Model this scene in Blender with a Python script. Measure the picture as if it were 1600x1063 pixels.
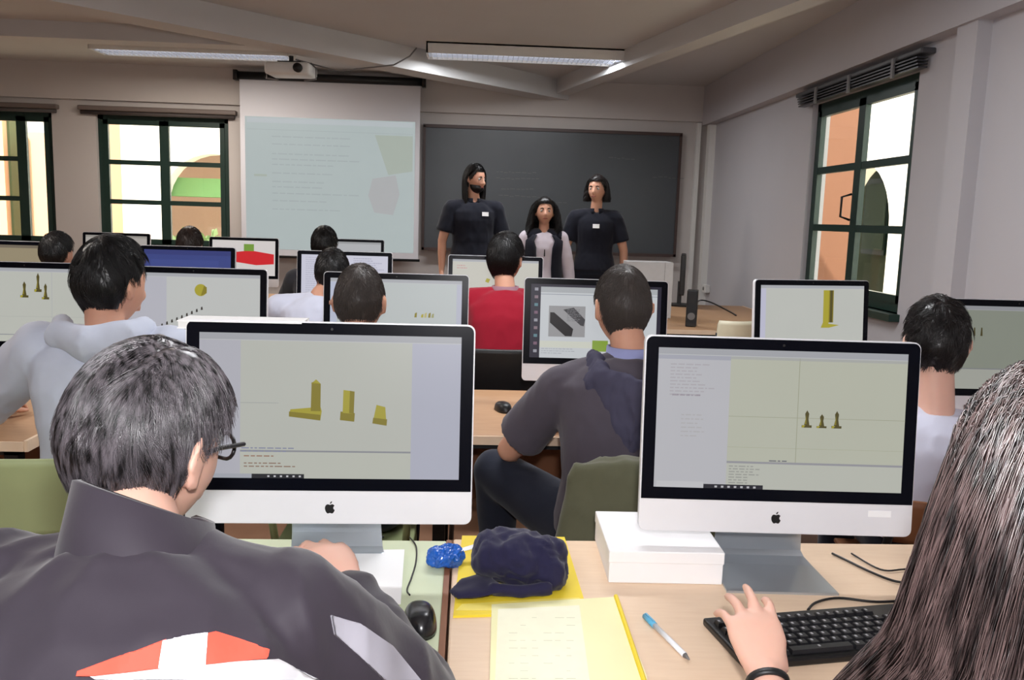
import bpy, bmesh, math, random
import numpy as np
from mathutils import Vector, Matrix, noise
from mathutils.bvhtree import BVHTree
random.seed(7); RNG = np.random.default_rng(7)
PI = math.pi
SC = bpy.context.scene
for o in list(bpy.data.objects): bpy.data.objects.remove(o)

# ------------------------------------------------------------------ camera, world, sun, exposure
FPX = 1340.0
CAM = np.array([0, 0, 1.41])
def _rx(a): c, s = math.cos(a), math.sin(a); return np.array([[1,0,0],[0,c,-s],[0,s,c]])
def _rz(a): c, s = math.cos(a), math.sin(a); return np.array([[c,-s,0],[s,c,0],[0,0,1]])
ROT = _rz(math.radians(-3.0)) @ _rx(PI/2-math.radians(8.11)) @ _rz(math.radians(1.75))
cd = bpy.data.cameras.new('camera'); cam = bpy.data.objects.new('camera', cd); SC.collection.objects.link(cam)
cd.sensor_width = 36; cd.lens = 36*FPX/1600; cd.clip_start = .02; cd.clip_end = 200
mw = Matrix(ROT.tolist()).to_4x4(); mw.translation = Vector(CAM); cam.matrix_world = mw
SC.camera = cam
SC.view_settings.view_transform = 'Standard'; SC.view_settings.look = 'None'
SC.view_settings.gamma = 1; SC.view_settings.use_curve_mapping = False; SC.view_settings.exposure = 0.16
w = bpy.data.worlds.new('sky'); SC.world = w; w.use_nodes = True
wn = w.node_tree.nodes; bgn = wn['Background']
sky = wn.new('ShaderNodeTexSky'); sky.sky_type = 'HOSEK_WILKIE'; sky.turbidity = 6; sky.ground_albedo = .5
sky.sun_direction = Vector((-.5, -.55, .75)).normalized()
mx = wn.new('ShaderNodeMix'); mx.data_type = 'RGBA'; mx.inputs[0].default_value = .75
mx.inputs[7].default_value = (1, .98, .95, 1)
w.node_tree.links.new(sky.outputs[0], mx.inputs[6]); w.node_tree.links.new(mx.outputs[2], bgn.inputs[0])
bgn.inputs[1].default_value = 4.5
def lamp(name, kind, loc, energy, color=(1,1,1), rot=None, **k):
    d = bpy.data.lights.new(name, kind); d.energy = energy; d.color = color
    for a, b in k.items(): setattr(d, a, b)
    o = bpy.data.objects.new(name, d); SC.collection.objects.link(o); o.location = loc
    if rot is not None: o.rotation_euler = rot
    return o
lamp('sun', 'SUN', (0,0,20), 7, (1,.93,.82), Vector((.5,.55,-.75)).to_track_quat('-Z','Y').to_euler(), angle=.02)
# the photographer's flash, just above the lens
lamp('camera_flash', 'POINT', (0.03, -.03, 1.55), 66, (1,.98,1), shadow_soft_size=.035)

# ------------------------------------------------------------------ pixel helpers (photo pixel -> place in the room)
def ray(x, y): return ROT @ np.array([(x-800)/FPX, -(y-531.5)/FPX, -1.])
def PD(x, y, d): return Vector(CAM + ray(x, y)*d)
def PZ(x, y, z): r = ray(x, y); return Vector(CAM + r*(z-CAM[2])/r[2])
def PY(x, y, Y): r = ray(x, y); return Vector(CAM + r*Y/r[1])

# ------------------------------------------------------------------ materials
def lin(c):
    return tuple(((v/255)/12.92 if v/255 <= .04045 else ((v/255+.055)/1.055)**2.4) for v in c)
_m = {}
def mat(name, rgb, rough=.6, spec=.5, metal=0, var=.12, scale=30, emit=0, bump=0, sheen=0, rgb2=None, stretch=None, coat=0, hard=0):
    if name in _m: return _m[name]
    m = bpy.data.materials.new(name); m.use_nodes = True; _m[name] = m
    nt = m.node_tree; N = nt.nodes; L = nt.links; b = N['Principled BSDF']
    c = lin(rgb); c2 = lin(rgb2) if rgb2 else tuple(v*(1-var) for v in c)
    tc = N.new('ShaderNodeTexCoord'); mp = N.new('ShaderNodeMapping'); nz = N.new('ShaderNodeTexNoise')
    if stretch: mp.inputs['Scale'].default_value = stretch
    nz.inputs['Scale'].default_value = scale; nz.inputs['Detail'].default_value = 4
    mixn = N.new('ShaderNodeMix'); mixn.data_type = 'RGBA'
    mixn.inputs[6].default_value = (*c, 1); mixn.inputs[7].default_value = (*c2, 1)
    L.new(tc.outputs['Object'], mp.inputs[0]); L.new(mp.outputs[0], nz.inputs[0])
    if hard:
        mr = N.new('ShaderNodeMapRange'); mr.inputs[1].default_value = .5-hard; mr.inputs[2].default_value = .5+hard
        L.new(nz.outputs['Fac'], mr.inputs[0]); L.new(mr.outputs[0], mixn.inputs[0])
    else: L.new(nz.outputs['Fac'], mixn.inputs[0])
    L.new(mixn.outputs[2], b.inputs['Base Color'])
    b.inputs['Roughness'].default_value = rough; b.inputs['Metallic'].default_value = metal
    b.inputs['Specular IOR Level'].default_value = spec
    if sheen: b.inputs['Sheen Weight'].default_value = sheen
    if coat: b.inputs['Coat Weight'].default_value = coat
    if emit:
        L.new(mixn.outputs[2], b.inputs['Emission Color']); b.inputs['Emission Strength'].default_value = emit
    if bump:
        bp = N.new('ShaderNodeBump'); bp.inputs['Strength'].default_value = bump; bp.inputs['Distance'].default_value = .01
        L.new(nz.outputs['Fac'], bp.inputs['Height']); L.new(bp.outputs[0], b.inputs['Normal'])
    return m
def scr(rgb, e=1.0):       # glowing colour for displays and the emissive projected slide
    n = 'display_%d_%d_%d_%d' % (*rgb, int(e*100))
    if n in _m: return _m[n]
    m = mat(n, rgb, rough=.35, spec=.3, var=.04, scale=8, emit=e)
    b = m.node_tree.nodes['Principled BSDF']
    for l in list(m.node_tree.links):
        if l.to_socket == b.inputs['Base Color']: m.node_tree.links.remove(l)
    b.inputs['Base Color'].default_value = (.02,.02,.02,1)
    return m
def glass_mat():
    m = bpy.data.materials.new('window_glass'); m.use_nodes = True; nt = m.node_tree; nt.nodes.clear()
    o = nt.nodes.new('ShaderNodeOutputMaterial'); t = nt.nodes.new('ShaderNodeBsdfTransparent'); g = nt.nodes.new('ShaderNodeBsdfGlossy')
    g.inputs['Roughness'].default_value = .02; t.inputs[0].default_value = (.93,.96,.94,1)
    mxx = nt.nodes.new('ShaderNodeMixShader'); mxx.inputs[0].default_value = .06
    nt.links.new(t.outputs[0], mxx.inputs[1]); nt.links.new(g.outputs[0], mxx.inputs[2]); nt.links.new(mxx.outputs[0], o.inputs[0])
    return m
GLASS = glass_mat()
M = dict(
 wall=mat('painted_wall', (198,192,188), .85, .2, var=.07, scale=3, bump=.08),
 wallr=mat('right_wall_paint', (192,190,194), .85, .2, var=.06, scale=3, bump=.08),
 ceil=mat('ceiling_paint', (204,204,204), .9, .2, var=.07, scale=2.5, bump=.08),
 floor=mat('terracotta_floor', (150,112,88), .5, .4, var=.35, scale=6),
 green=mat('dark_green_frame', (24,52,44), .4, .5, var=.2),
 alu=mat('aluminium', (238,238,242), .42, .5, .15, var=.03),
 aludark=mat('aluminium_stand', (178,184,190), .3, .5, .6, var=.05),
 bez=mat('black_glass_bezel', (9,11,20), .25, .12, var=.2),
 blk=mat('black_plastic', (16,16,18), .4, .5, var=.2),
 blkm=mat('black_painted_metal', (22,22,24), .45, .5, var=.2),
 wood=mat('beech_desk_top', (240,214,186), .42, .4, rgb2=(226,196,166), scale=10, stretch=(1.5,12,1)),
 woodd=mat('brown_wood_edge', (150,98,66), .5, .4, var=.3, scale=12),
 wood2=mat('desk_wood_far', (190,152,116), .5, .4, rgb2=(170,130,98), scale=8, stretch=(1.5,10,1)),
 gtop=mat('pale_green_desk_top', (216,226,192), .4, .4, var=.05, scale=10),
 pgreen=mat('olive_green_plastic', (168,178,130), .45, .4, var=.1, scale=8),
 pap=mat('white_paper', (250,250,250), .8, .2, var=.02),
 yel=mat('yellow_card', (248,220,60), .55, .3, var=.08),
 yel2=mat('pale_yellow_sleeve', (250,246,190), .35, .5, var=.1, scale=12),
 white=mat('white_plastic', (225,224,220), .4, .4, var=.05),
 grey=mat('grey_plastic', (120,118,118), .45, .4, var=.1),
 board=mat('chalkboard_slate', (74,78,82), .34, .5, var=.25, scale=2.2),
 skin=mat('skin', (214,160,134), .5, .35, var=.14, scale=18),
 skinp=mat('fair_skin', (232,184,164), .5, .35, var=.12, scale=18),
)
for k in ('skin','skinp'):
    b = M[k].node_tree.nodes['Principled BSDF']; b.inputs['Subsurface Weight'].default_value = .12
    b.inputs['Subsurface Radius'].default_value = (.01,.004,.002)

# ------------------------------------------------------------------ mesh builder
class MB:
    def __init__(s): s.v = []; s.f = []; s.mi = []; s.m = 0
    def add(s, vs, fs):
        b = len(s.v); s.v += [tuple(v) for v in vs]; s.f += [tuple(b+i for i in f) for f in fs]; s.mi += [s.m]*len(fs); return s
    def box(s, x0, x1, y0, y1, z0, z1, mtx=None, bev=0):
        if bev: return s.rbox(x0,x1,y0,y1,z0,z1,bev,mtx)
        vs = [Vector((x,y,z)) for z in (z0,z1) for y in (y0,y1) for x in (x0,x1)]
        if mtx: vs = [mtx @ v for v in vs]
        return s.add(vs, [(0,2,3,1),(4,5,7,6),(0,1,5,4),(2,6,7,3),(0,4,6,2),(1,3,7,5)])
    def rbox(s, x0,x1,y0,y1,z0,z1,r,mtx=None):
        bm = bmesh.new(); bmesh.ops.create_cube(bm, size=1)
        for v in bm.verts: v.co = Vector(((x0+x1)/2+v.co.x*(x1-x0), (y0+y1)/2+v.co.y*(y1-y0), (z0+z1)/2+v.co.z*(z1-z0)))
        bmesh.ops.bevel(bm, geom=list(bm.edges), offset=min(r, .45*min(x1-x0,y1-y0,z1-z0)), segments=2, profile=.5, affect='EDGES')
        if mtx: bm.transform(mtx)
        bm.verts.ensure_lookup_table(); bm.verts.index_update()
        s.add([v.co.copy() for v in bm.verts], [[v.index for v in f.verts] for f in bm.faces]); bm.free(); return s
    def prism(s, pts, a, b, fn):     # closed 2-D outline pts extruded between a and b; fn(u,v,w)->xyz
        n = len(pts); vs = [fn(u,v,a) for u,v in pts]+[fn(u,v,b) for u,v in pts]
        return s.add(vs, [tuple(range(n))[::-1], tuple(range(n,2*n))]+[(i,(i+1)%n,n+(i+1)%n,n+i) for i in range(n)])
    def loft(s, P, RX, RY, side=(1,0,0), n=20, pw=2.0):
        P = [Vector(p) for p in P]; K = len(P); vs = []
        for i in range(K):
            t = (P[min(i+1,K-1)]-P[max(i-1,0)]).normalized()
            sd = Vector(side[i]) if isinstance(side[0], (tuple,list,Vector)) else Vector(side)
            u = sd - t*sd.dot(t)
            if u.length < 1e-4: u = t.orthogonal()
            u.normalize(); w_ = t.cross(u)
            for k in range(n):
                a = 2*PI*k/n; c, q = math.cos(a), math.sin(a)
                c = math.copysign(abs(c)**(2/pw), c); q = math.copysign(abs(q)**(2/pw), q)
                vs.append(P[i]+u*c*RX[i]+w_*q*RY[i])
        fs = [(i*n+k, i*n+(k+1)%n, (i+1)*n+(k+1)%n, (i+1)*n+k) for i in range(K-1) for k in range(n)]
        fs += [tuple(range(n))[::-1], tuple(range((K-1)*n, K*n))]
        return s.add(vs, fs)
    def limb(s, pts, rad, n=14, side=(1,0,0)):     # rounded-end tapered chain
        P = [Vector(p) for p in pts]; Q = []; R = []
        d0 = (P[0]-P[1]).normalized(); d1 = (P[-1]-P[-2]).normalized()
        for c in (.95,.6,.25): Q.append(P[0]+d0*rad[0]*c); R.append(rad[0]*math.sqrt(1-c*c))
        for i in range(len(P)-1):
            k = 4
            for j in range(k): t = j/k; Q.append(P[i].lerp(P[i+1], t)); R.append(rad[i]*(1-t)+rad[i+1]*t)
        Q.append(P[-1]); R.append(rad[-1])
        for c in (.25,.6,.95): Q.append(P[-1]+d1*rad[-1]*c); R.append(rad[-1]*math.sqrt(1-c*c))
        return s.loft(Q, R, R, side, n)
    def tube(s, pts, r, n=8): return s.loft(pts, [r]*len(pts), [r]*len(pts), (0.31,.2,.9), n)
    def ball(s, c, rx, ry, rz, mtx=None, nu=16, nv=10):
        c = Vector(c); vs = [Vector((0,0,-1))]; 
        for j in range(1, nv):
            ph = -PI/2+PI*j/nv
            for i in range(nu): a = 2*PI*i/nu; vs.append(Vector((math.cos(ph)*math.cos(a), math.cos(ph)*math.sin(a), math.sin(ph))))
        vs.append(Vector((0,0,1)))
        vs = [Vector((v.x*rx, v.y*ry, v.z*rz)) for v in vs]
        if mtx: vs = [mtx @ v for v in vs]
        vs = [v+c for v in vs]; fs = [(0, 1+(i+1)%nu, 1+i) for i in range(nu)]
        fs += [(1+j*nu+i, 1+j*nu+(i+1)%nu, 1+(j+1)*nu+(i+1)%nu, 1+(j+1)*nu+i) for j in range(nv-2) for i in range(nu)]
        L_ = len(vs)-1; fs += [(L_, L_-nu+i, L_-nu+(i+1)%nu) for i in range(nu)]
        return s.add(vs, fs)
    def cyl(s, c, r, h, n=20, axis='z', r2=None):
        r2 = r if r2 is None else r2; vs = []
        for k, (zz, rr) in enumerate(((0,r),(h,r2))):
            for i in range(n):
                a = 2*PI*i/n; p = (rr*math.cos(a), rr*math.sin(a), zz)
                if axis == 'y': p = (p[0], p[2], p[1])
                if axis == 'x': p = (p[2], p[0], p[1])
                vs.append((c[0]+p[0], c[1]+p[1], c[2]+p[2]))
        return s.add(vs, [tuple(range(n))[::-1], tuple(range(n,2*n))]+[(i,(i+1)%n,n+(i+1)%n,n+i) for i in range(n)])
    def mesh(s, name):
        me = bpy.data.meshes.new(name); me.from_pydata(s.v, [], s.f); me.polygons.foreach_set('material_index', s.mi); me.update(); return me
    def build(s, name, mats, parent=None, smooth=False, fix=True):
        me = s.mesh(name)
        if fix:
            bm = bmesh.new(); bm.from_mesh(me); bmesh.ops.recalc_face_normals(bm, faces=bm.faces); bm.to_mesh(me); bm.free()
        return link(name, me, mats, parent, smooth)
def link(name, me, mats, parent=None, smooth=False):
    o = bpy.data.objects.new(name, me); SC.collection.objects.link(o)
    for m in (mats if isinstance(mats, (list,tuple)) else [mats]): me.materials.append(m)
    if smooth: me.shade_smooth()
    if parent: o.parent = parent
    return o
def tag(o, label=None, cat=None, group=None, kind=None):
    if label: o['label'] = label
    if cat: o['category'] = cat
    if group: o['group'] = group
    if kind: o['kind'] = kind
    return o
def thing(name, label, cat, loc=(0,0,0), rz=0, group=None):
    o = bpy.data.objects.new(name, None); SC.collection.objects.link(o); o.empty_display_size = .05
    o.location = loc; o.rotation_euler = (0,0,rz); return tag(o, label, cat, group)
def struct(name, mb, m, parent=None):
    o = mb.build(name, m, parent)
    if not parent: o['kind'] = 'structure'
    return o
def copy_tree(o, parent=None):
    c = o.copy(); SC.collection.objects.link(c)
    if parent: c.parent = parent
    for ch in list(o.children): copy_tree(ch, c)
    return c
def remesh(mb, vox, sm=3, fac=.5):
    me = mb.mesh('tmp'); o = bpy.data.objects.new('tmp', me); SC.collection.objects.link(o)
    r = o.modifiers.new('r', 'REMESH'); r.mode = 'VOXEL'; r.voxel_size = vox
    if sm: q = o.modifiers.new('s', 'SMOOTH'); q.factor = fac; q.iterations = sm
    dg = bpy.context.evaluated_depsgraph_get(); dg.update()
    out = bpy.data.meshes.new_from_object(o.evaluated_get(dg)); bpy.data.objects.remove(o); bpy.data.meshes.remove(me)
    return out
def wrinkle(me, amp, sc, seed=0, aniso=(1,1,1), amp2=0, sc2=0):
    n = len(me.vertices); co = np.empty(n*3, np.float32); nr = np.empty(n*3, np.float32)
    me.vertices.foreach_get('co', co); me.vertex_normals.foreach_get('vector', nr); co = co.reshape(-1,3); nr = nr.reshape(-1,3)
    P = co*np.array(aniso)*sc+seed; D = np.empty(n)
    for i in range(n):
        p = Vector(P[i]); d = amp*noise.noise(p)
        if amp2: d += amp2*(1-2*abs(noise.noise(p*(sc2/sc)+Vector((9,2,5)))))
        D[i] = d
    co = co+nr*D[:,None]; me.vertices.foreach_set('co', co.astype(np.float32).ravel()); me.update()
def strands(pts, r0, r1=.3):      # pts (N,S,3) -> one mesh of fine tapered hairs
    pts = np.asarray(pts, dtype=np.float64); N, S, _ = pts.shape
    t = np.gradient(pts, axis=1); t /= np.linalg.norm(t, axis=2, keepdims=True)+1e-9
    ref = np.array([.37,.61,.23]); u = np.cross(t, ref); u /= np.linalg.norm(u, axis=2, keepdims=True)+1e-9
    w_ = np.cross(t, u); rad = (r0*np.linspace(1, r1, S)**1.0)[None,:,None]
    if np.ndim(r0): pass
    ring = [pts+(u*math.cos(a)+w_*math.sin(a))*rad for a in (0, 2*PI/3, 4*PI/3)]
    V = np.stack(ring, axis=2).reshape(-1, 3)
    base = (np.arange(N)[:,None,None]*S+np.arange(S-1)[None,:,None])*3; k = np.arange(3)[None,None,:]
    a = base+k; b = base+(k+1)%3; F = np.stack([a, b, b+3, a+3], axis=-1).reshape(-1, 4)
    me = bpy.data.meshes.new('hair'); me.vertices.add(len(V)); me.vertices.foreach_set('co', V.ravel().astype(np.float32))
    me.loops.add(F.size); me.loops.foreach_set('vertex_index', F.ravel().astype(np.int32)); me.polygons.add(len(F))
    me.polygons.foreach_set('loop_start', np.arange(0, F.size, 4, dtype=np.int32)); me.update(calc_edges=True); me.shade_smooth()
    return me
# ------------------------------------------------------------------ the room
WX0, WX1, WY0, WY1, CZ = -6.2, 2.35, -3.2, 8.6, 2.74
struct('floor', MB().box(WX0-.2, WX1+.2, WY0-.2, WY1+.2, -.1, 0), M['floor'])
struct('ceiling', MB().box(WX0-.2, WX1+.2, WY0-.2, WY1+.2, CZ, CZ+.15), M['ceil'])
# front wall (chalkboard wall) with two window openings, right wall with one
def wall_holes(u0, u1, z0, z1, holes, fn):
    mb = MB(); cur = u0
    for (a, b, c, d) in sorted(holes):
        fn(mb, cur, a, z0, z1); fn(mb, a, b, z0, c); fn(mb, a, b, d, z1); cur = b
    fn(mb, cur, u1, z0, z1); return mb
F0 = (-5.27, -4.01, 1.0, 2.28); F1 = (-3.60, -2.35, 1.0, 2.28); RW = (4.57, 6.0, .95, 2.25)
struct('wall_front', wall_holes(WX0-.2, WX1+.2, 0, CZ, [F0, F1], lambda m,a,b,c,d: m.box(a,b,WY1,WY1+.22,c,d)), M['wall'])
struct('wall_right', wall_holes(WY0, WY1, 0, CZ, [RW], lambda m,a,b,c,d: m.box(WX1,WX1+.13,a,b,c,d)), M['wallr'])
struct('wall_left', MB().box(WX0-.2, WX0, WY0, WY1, 0, CZ), M['wall'])
struct('wall_back', MB().box(WX0-.2, WX1+.2, WY0-.2, WY0, 0, CZ), M['wall'])
# thicker upper band of the walls (its lower edge is the ledge line)
struct('trim_1', MB().box(WX0, WX1, WY1-.04, WY1, 2.40, CZ), M['wall'])
struct('trim_2', MB().box(WX1-.09, WX1, WY0, WY1-.04, 2.365, CZ), M['wallr'])
# shallow pilaster on the right wall, corner pipe casing
struct('trim_3', MB().box(WX1-.07, WX1, 3.95, 4.12, 0, 2.365), M['wallr'])
struct('trim_4', MB().box(WX1-.06, WX1, WY1-.22, WY1-.12, 0, 2.36).box(WX1-.14, WX1-.10, WY1-.05, WY1, 0, 2.39), M['white'])
# ceiling beams meeting in a V above the chalkboard
def beam(a, b, wd, z0, side):
    a = Vector((*a,0)); b = Vector((*b,0)); d = (b-a).normalized(); n = Vector((-d.y, d.x, 0))*side*wd
    q = [a, b, b+n, a+n]; return MB().prism([(p.x,p.y) for p in q], z0, CZ+.02, lambda u,v,w_: (u,v,w_))
struct('trim_5', beam((-4.35, 3.35), (.93, 8.56), .24, 2.56, 1), M['ceil'])
struct('trim_6', beam((2.33, 2.85), (.93, 8.5), .15, 2.60, 1), M['ceil'])
struct('trim_7', MB().box(WX0, -1.1, 6.72, 6.92, 2.62, CZ+.02), M['ceil'])
# ------------------------------------------------------------------ windows
def window(name, u0, u1, z0, z1, fn, um=None, bars=(1,1), dp=.09):
    """frame with a mullion and two bars per casement: six panes. fn(mb,u0,u1,d0,d1,z0,z1)"""
    fr = MB(); t = .05
    fn(fr,u0,u0+t,.0,dp,z0,z1); fn(fr,u1-t,u1,.0,dp,z0,z1); fn(fr,u0,u1,.0,dp,z0,z0+t+.01); fn(fr,u0,u1,.0,dp,z1-t,z1)
    root = fr.build(name, M['green']); root['kind'] = 'structure'
    um = um or (u0+u1)/2; c = .045
    for (a, b), br in zip(((u0+t, um), (um, u1-t)), bars):
        m = MB(); fn(m,a,a+c,-.01,.025,z0+t,z1-t); fn(m,b-c,b,-.01,.025,z0+t,z1-t)
        fn(m,a,b,-.01,.025,z0+t,z0+t+c); fn(m,a,b,-.01,.025,z1-t-c,z1-t)
        h = (z1-z0-2*t-c)/3
        for k in ((1,2) if br else ()): fn(m,a,b,-.008,.022,z0+t+h*k,z0+t+h*k+c)
        o = m.build('casement', M['green'], root)
        g = MB(); fn(g,a+c*.5,b-c*.5,.008,.012,z0+t+c*.5,z1-t-c*.5); g.build('pane', GLASS, o)
    return root, um
fnF = lambda m,a,b,d0,d1,c,d: m.box(a,b,WY1+.05+d0,WY1+.05+d1,c,d)
fnR = lambda m,a,b,d0,d1,c,d: m.box(WX1+.04+d0,WX1+.04+d1,a,b,c,d)
w0, _ = window('window_1', *F0, fnF, -4.32, (1,0)); w1, _ = window('window_2', *F1, fnF); w2, um = window('window_3', *RW, fnR, None, (1,1), .035)
MB().tube([(WX1+.02,um+.03,1.62),(WX1-.04,um+.03,1.60),(WX1-.04,um+.03,1.48),(WX1+.02,um+.03,1.46)], .008).build('window_handle', M['blkm'], w2, True)
struct('trim_8', MB().box(WX1-.06, WX1+.04, RW[0]-.03, RW[1]+.03, RW[2]-.04, RW[2]), M['green'])
# roller-blind housings
for k, (a, b, lab) in enumerate(((-5.45, -3.93, 'brown grey roller blind housing above the window at the left end'), (-3.74, -2.26, 'brown grey roller blind housing above the window beside the projection screen'))):
    t = thing('blind_housing', lab, 'blind', ((a+b)/2, WY1, 2.27), 0, 'blind housings')
    MB().box(-(b-a)/2, (b-a)/2, -.07, 0, .03, .075, bev=.01).build('rail', mat('brown_grey_rail', (112,100,94), .5), t)
    MB().cyl((-(b-a)/2+.02,-.035,.012), .018, b-a-.04, axis='x').build('roller', mat('blind_roller_fabric', (78,70,68), .7), t, True)
t = thing('blind_housing', 'dark louvred blind bundled under its rail above the right wall window', 'blind', (WX1, 5.25, 2.25))
MB().box(-.08, 0, -.83, .88, .055, .085, bev=.008).build('rail', mat('dark_grey_rail', (70,70,74), .4), t)
for k in range(4):
    MB().box(-.085+.004*k, -.025, -.80, .83, .035-.016*k, .043-.016*k).build('slat', mat('dark_slat', (44,44,50), .35), t)
for y in (-.55, 0, .5):
    MB().box(-.092, -.08, y-.012, y+.012, -.03, .075).build('bracket', M['grey'], t)
# ------------------------------------------------------------------ outside: the courtyard seen through the panes
peach = mat('peach_render', (236,190,156), .9, .1, var=.1, scale=2); cream = mat('cream_render', (254,252,248), .9, .1, var=.05, scale=2)
struct('ground', MB().box(-25, 25, 8.9, 40, -.3, -.05).box(2.7, 25, -6, 8.9, -.3, -.05), mat('courtyard_paving', (214,200,180), .8, .2, var=.15, scale=3))
def arch_wall(x0, x1, y, z1, arches, mtx, d=.4):
    mb = MB(); cur = x0; X = lambda x,yy,z: mtx @ Vector((x,yy,z))
    for (c, r, zs) in arches:
        pts = [(cur,0),(c-r,0),(c-r,zs)]+[(c-r*math.cos(PI*i/16), zs+r*math.sin(PI*i/16)) for i in range(1,9)]+[(c,z1),(cur,z1)]
        mb.prism(pts, y, y+d, lambda u,v,w_: X(u,w_,v)); cur = c
        pts = [(c,z1)]+[(c+r*math.sin(PI*i/16), zs+r*math.cos(PI*i/16)) for i in range(0,9)]+[(c+r,0)]
        nxt = c+r+.3; pts += [(nxt,0),(nxt,z1)]; mb.prism(pts, y, y+d, lambda u,v,w_: X(u,w_,v)); cur = nxt
    mb.box(cur, x1, y, y+d, 0, z1, mtx); return mb
I4 = Matrix.Identity(4)
t = thing('courtyard_building', 'cream arcaded building across the courtyard behind the chalkboard wall', 'building', (0,15,-.05))
arch_wall(-14, 6, 0, 7, [(-10.2,.9,1.6),(-4.35,.88,1.5)], I4).build('facade', cream, t)
MB().box(-14,6,2.2,2.4,0,7).build('rear_wall', mat('pale_terracotta_render', (214,184,164), .9), t)
MB().prism([(.45,1.98),(1.2,1.72),(1.2,1.66),(.45,1.66)], -5.35, -3.4, lambda u,v,w_: (w_,u,v)).build('awning', mat('green_awning', (120,170,110), .7), t)
t = thing('courtyard_pier', 'low peach rendered pier with a green shutter outside the left end window', 'wall', (-5.31,11,-.05))
MB().box(-.11,.11,0,.4,0,2.32).build('pier', peach, t); MB().box(-.19,-.11,-.03,.05,.1,2.25).build('shutter', mat('olive_shutter', (92,110,76), .6), t)
t = thing('courtyard_pier', 'tall peach wall end at the very left edge of the left end window', 'wall', (-6.25,11,-.05))
MB().box(-.5,.53,0,.5,0,5).build('pier', peach, t); MB().box(.53,.56,.1,.4,0,4.9).build('downpipe', mat('olive_shutter', (92,110,76), .6), t)
q = PY(168, 300, 11.5)
t = thing('courtyard_column', 'narrow peach wall edge just outside the window beside the screen', 'wall', (q.x-.30, 11.5, -.05))
MB().box(-.25,.25,0,.6,0,5).box(-.3,.3,-.05,.65,0,.2).build('pier', peach, t)
def bush(loc, r, h, lab, n=900, seed=1):
    rr = np.random.default_rng(seed); mb = MB()
    for i in range(n):
        d = rr.normal(size=3); d /= np.linalg.norm(d); p = Vector((d[0]*r, d[1]*r, h/2+d[2]*h/2))*1.0; p *= 1
        s = .09*rr.uniform(.6,1.3); a = Vector(rr.normal(size=3)).normalized()*s; b = Vector(rr.normal(size=3)).normalized()*s
        p = p*rr.uniform(.8,1.0); mb.add([p, p+a, p+a+b, p+b], [(0,1,2,3)])
    t = thing('courtyard_bush', lab, 'bush', loc)
    mb.build('foliage', mat('bush_leaves', (170,200,140), .7, var=.4, scale=5), t, fix=False)
    MB().limb([(0,0,0),(0,0,h*.5)], [.05,.03]).build('stem', mat('bark', (96,78,60), .9), t, True)
q = PY(300, 330, 12.8); bush((q.x, 12.8, -.05), .62, 1.12, 'green courtyard bush seen low in the window beside the screen', seed=3)
# right side of the courtyard
q = PY(1339, 300, 5.0); k = (5.2-0)/q.x; YB = q.y*k
MR = Matrix.Translation((6.4,0,-.05)) @ Matrix.Rotation(-PI/2, 4, 'Z')
t = thing('courtyard_gallery', 'cream arched gallery opposite the right wall window', 'building', (0,0,0))
arch_wall(-22, 4, 0, 7, [(-14.0,1.05,1.45),(-10.0,1.05,1.45),(-6.0,1.05,1.45)], MR).build('facade', cream, t)
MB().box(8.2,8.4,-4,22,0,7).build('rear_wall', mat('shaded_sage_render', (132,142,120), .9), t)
MB().box(6.8,8.3,-4,22,2.9,3.05).build('added_gallery_roof', cream, t)  # unseen slab, added to keep sky light off the rear wall
for yy in (12.5, 16.9):
    f = MB().box(8.05,8.2,yy-.5,yy+.5,.9,2.4).build('window_frame', M['green'], t); MB().box(8.02,8.05,yy-.42,yy+.42,1.0,2.3).build('pane', mat('dim_pane', (120,140,130), .1), f)
tan = mat('tan_orange_render', (132,94,76), .9, .1, var=.12, scale=2)  # base colour darkened to stand in for shade on this side wall
q1 = PY(1337, 300, 9.0)
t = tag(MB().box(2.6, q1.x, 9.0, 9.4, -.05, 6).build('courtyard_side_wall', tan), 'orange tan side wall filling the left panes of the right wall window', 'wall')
# ------------------------------------------------------------------ chalkboard, projection screen, projector, luminaires
t = thing('chalkboard', 'long dark grey chalkboard behind the three standing people', 'chalkboard', (.795, WY1-.02, 1.07))
MB().box(-1.25,1.25,-.025,-.005,.02,1.19).build('writing_surface', M['board'], t)
fr = mat('dark_brown_board_frame', (70,52,48), .45)
MB().box(-1.27,1.27,-.04,0,1.185,1.215).box(-1.27,-1.245,-.04,0,0,1.2).box(1.245,1.27,-.04,0,0,1.2).box(-1.27,1.27,-.04,0,0,.025).build('frame', fr, t)
MB().box(-1.2,1.2,-.11,-.04,0,.015).box(-1.2,1.2,-.115,-.105,0,.03).build('chalk_tray', fr, t)
ch = mat('faint_chalk', (112,116,116), .9)
rr = random.Random(3); mb = MB()
for (u0, v0, n) in ((-.55,.78,9),(-.55,.72,9),(-.5,.62,7),(-.52,.55,8),(.55,.95,6),(1.0,.78,7),(-.1,.5,6)):
    x = u0
    for i in range(n):
        l = rr.uniform(.015,.05); y = v0+rr.uniform(-.006,.006); mb.box(x, x+l, -.0262, -.025, y, y+.004); x += l+.012
tag(mb.build('chalk_writing', ch, t), kind='stuff')
t = thing('projection_screen', 'pulled down projection screen with black case showing a pale slide', 'projection screen', (-1.345, 8.42, 2.6))
MB().cyl((-.89,0,.055), .038, 1.78, axis='x').box(-.895,-.86,-.045,.05,.01,.1).box(.86,.895,-.045,.05,.01,.1).build('case', M['blk'], t, True)
MB().box(-.845,.845,-.004,.004,-1.62,.06).build('fabric', mat('screen_fabric', (206,206,212), .8, .2, var=.03, scale=3), t)
MB().cyl((-.86,0,-1.63), .013, 1.72, axis='x').build('weight_bar', M['blk'], t, True)
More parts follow.
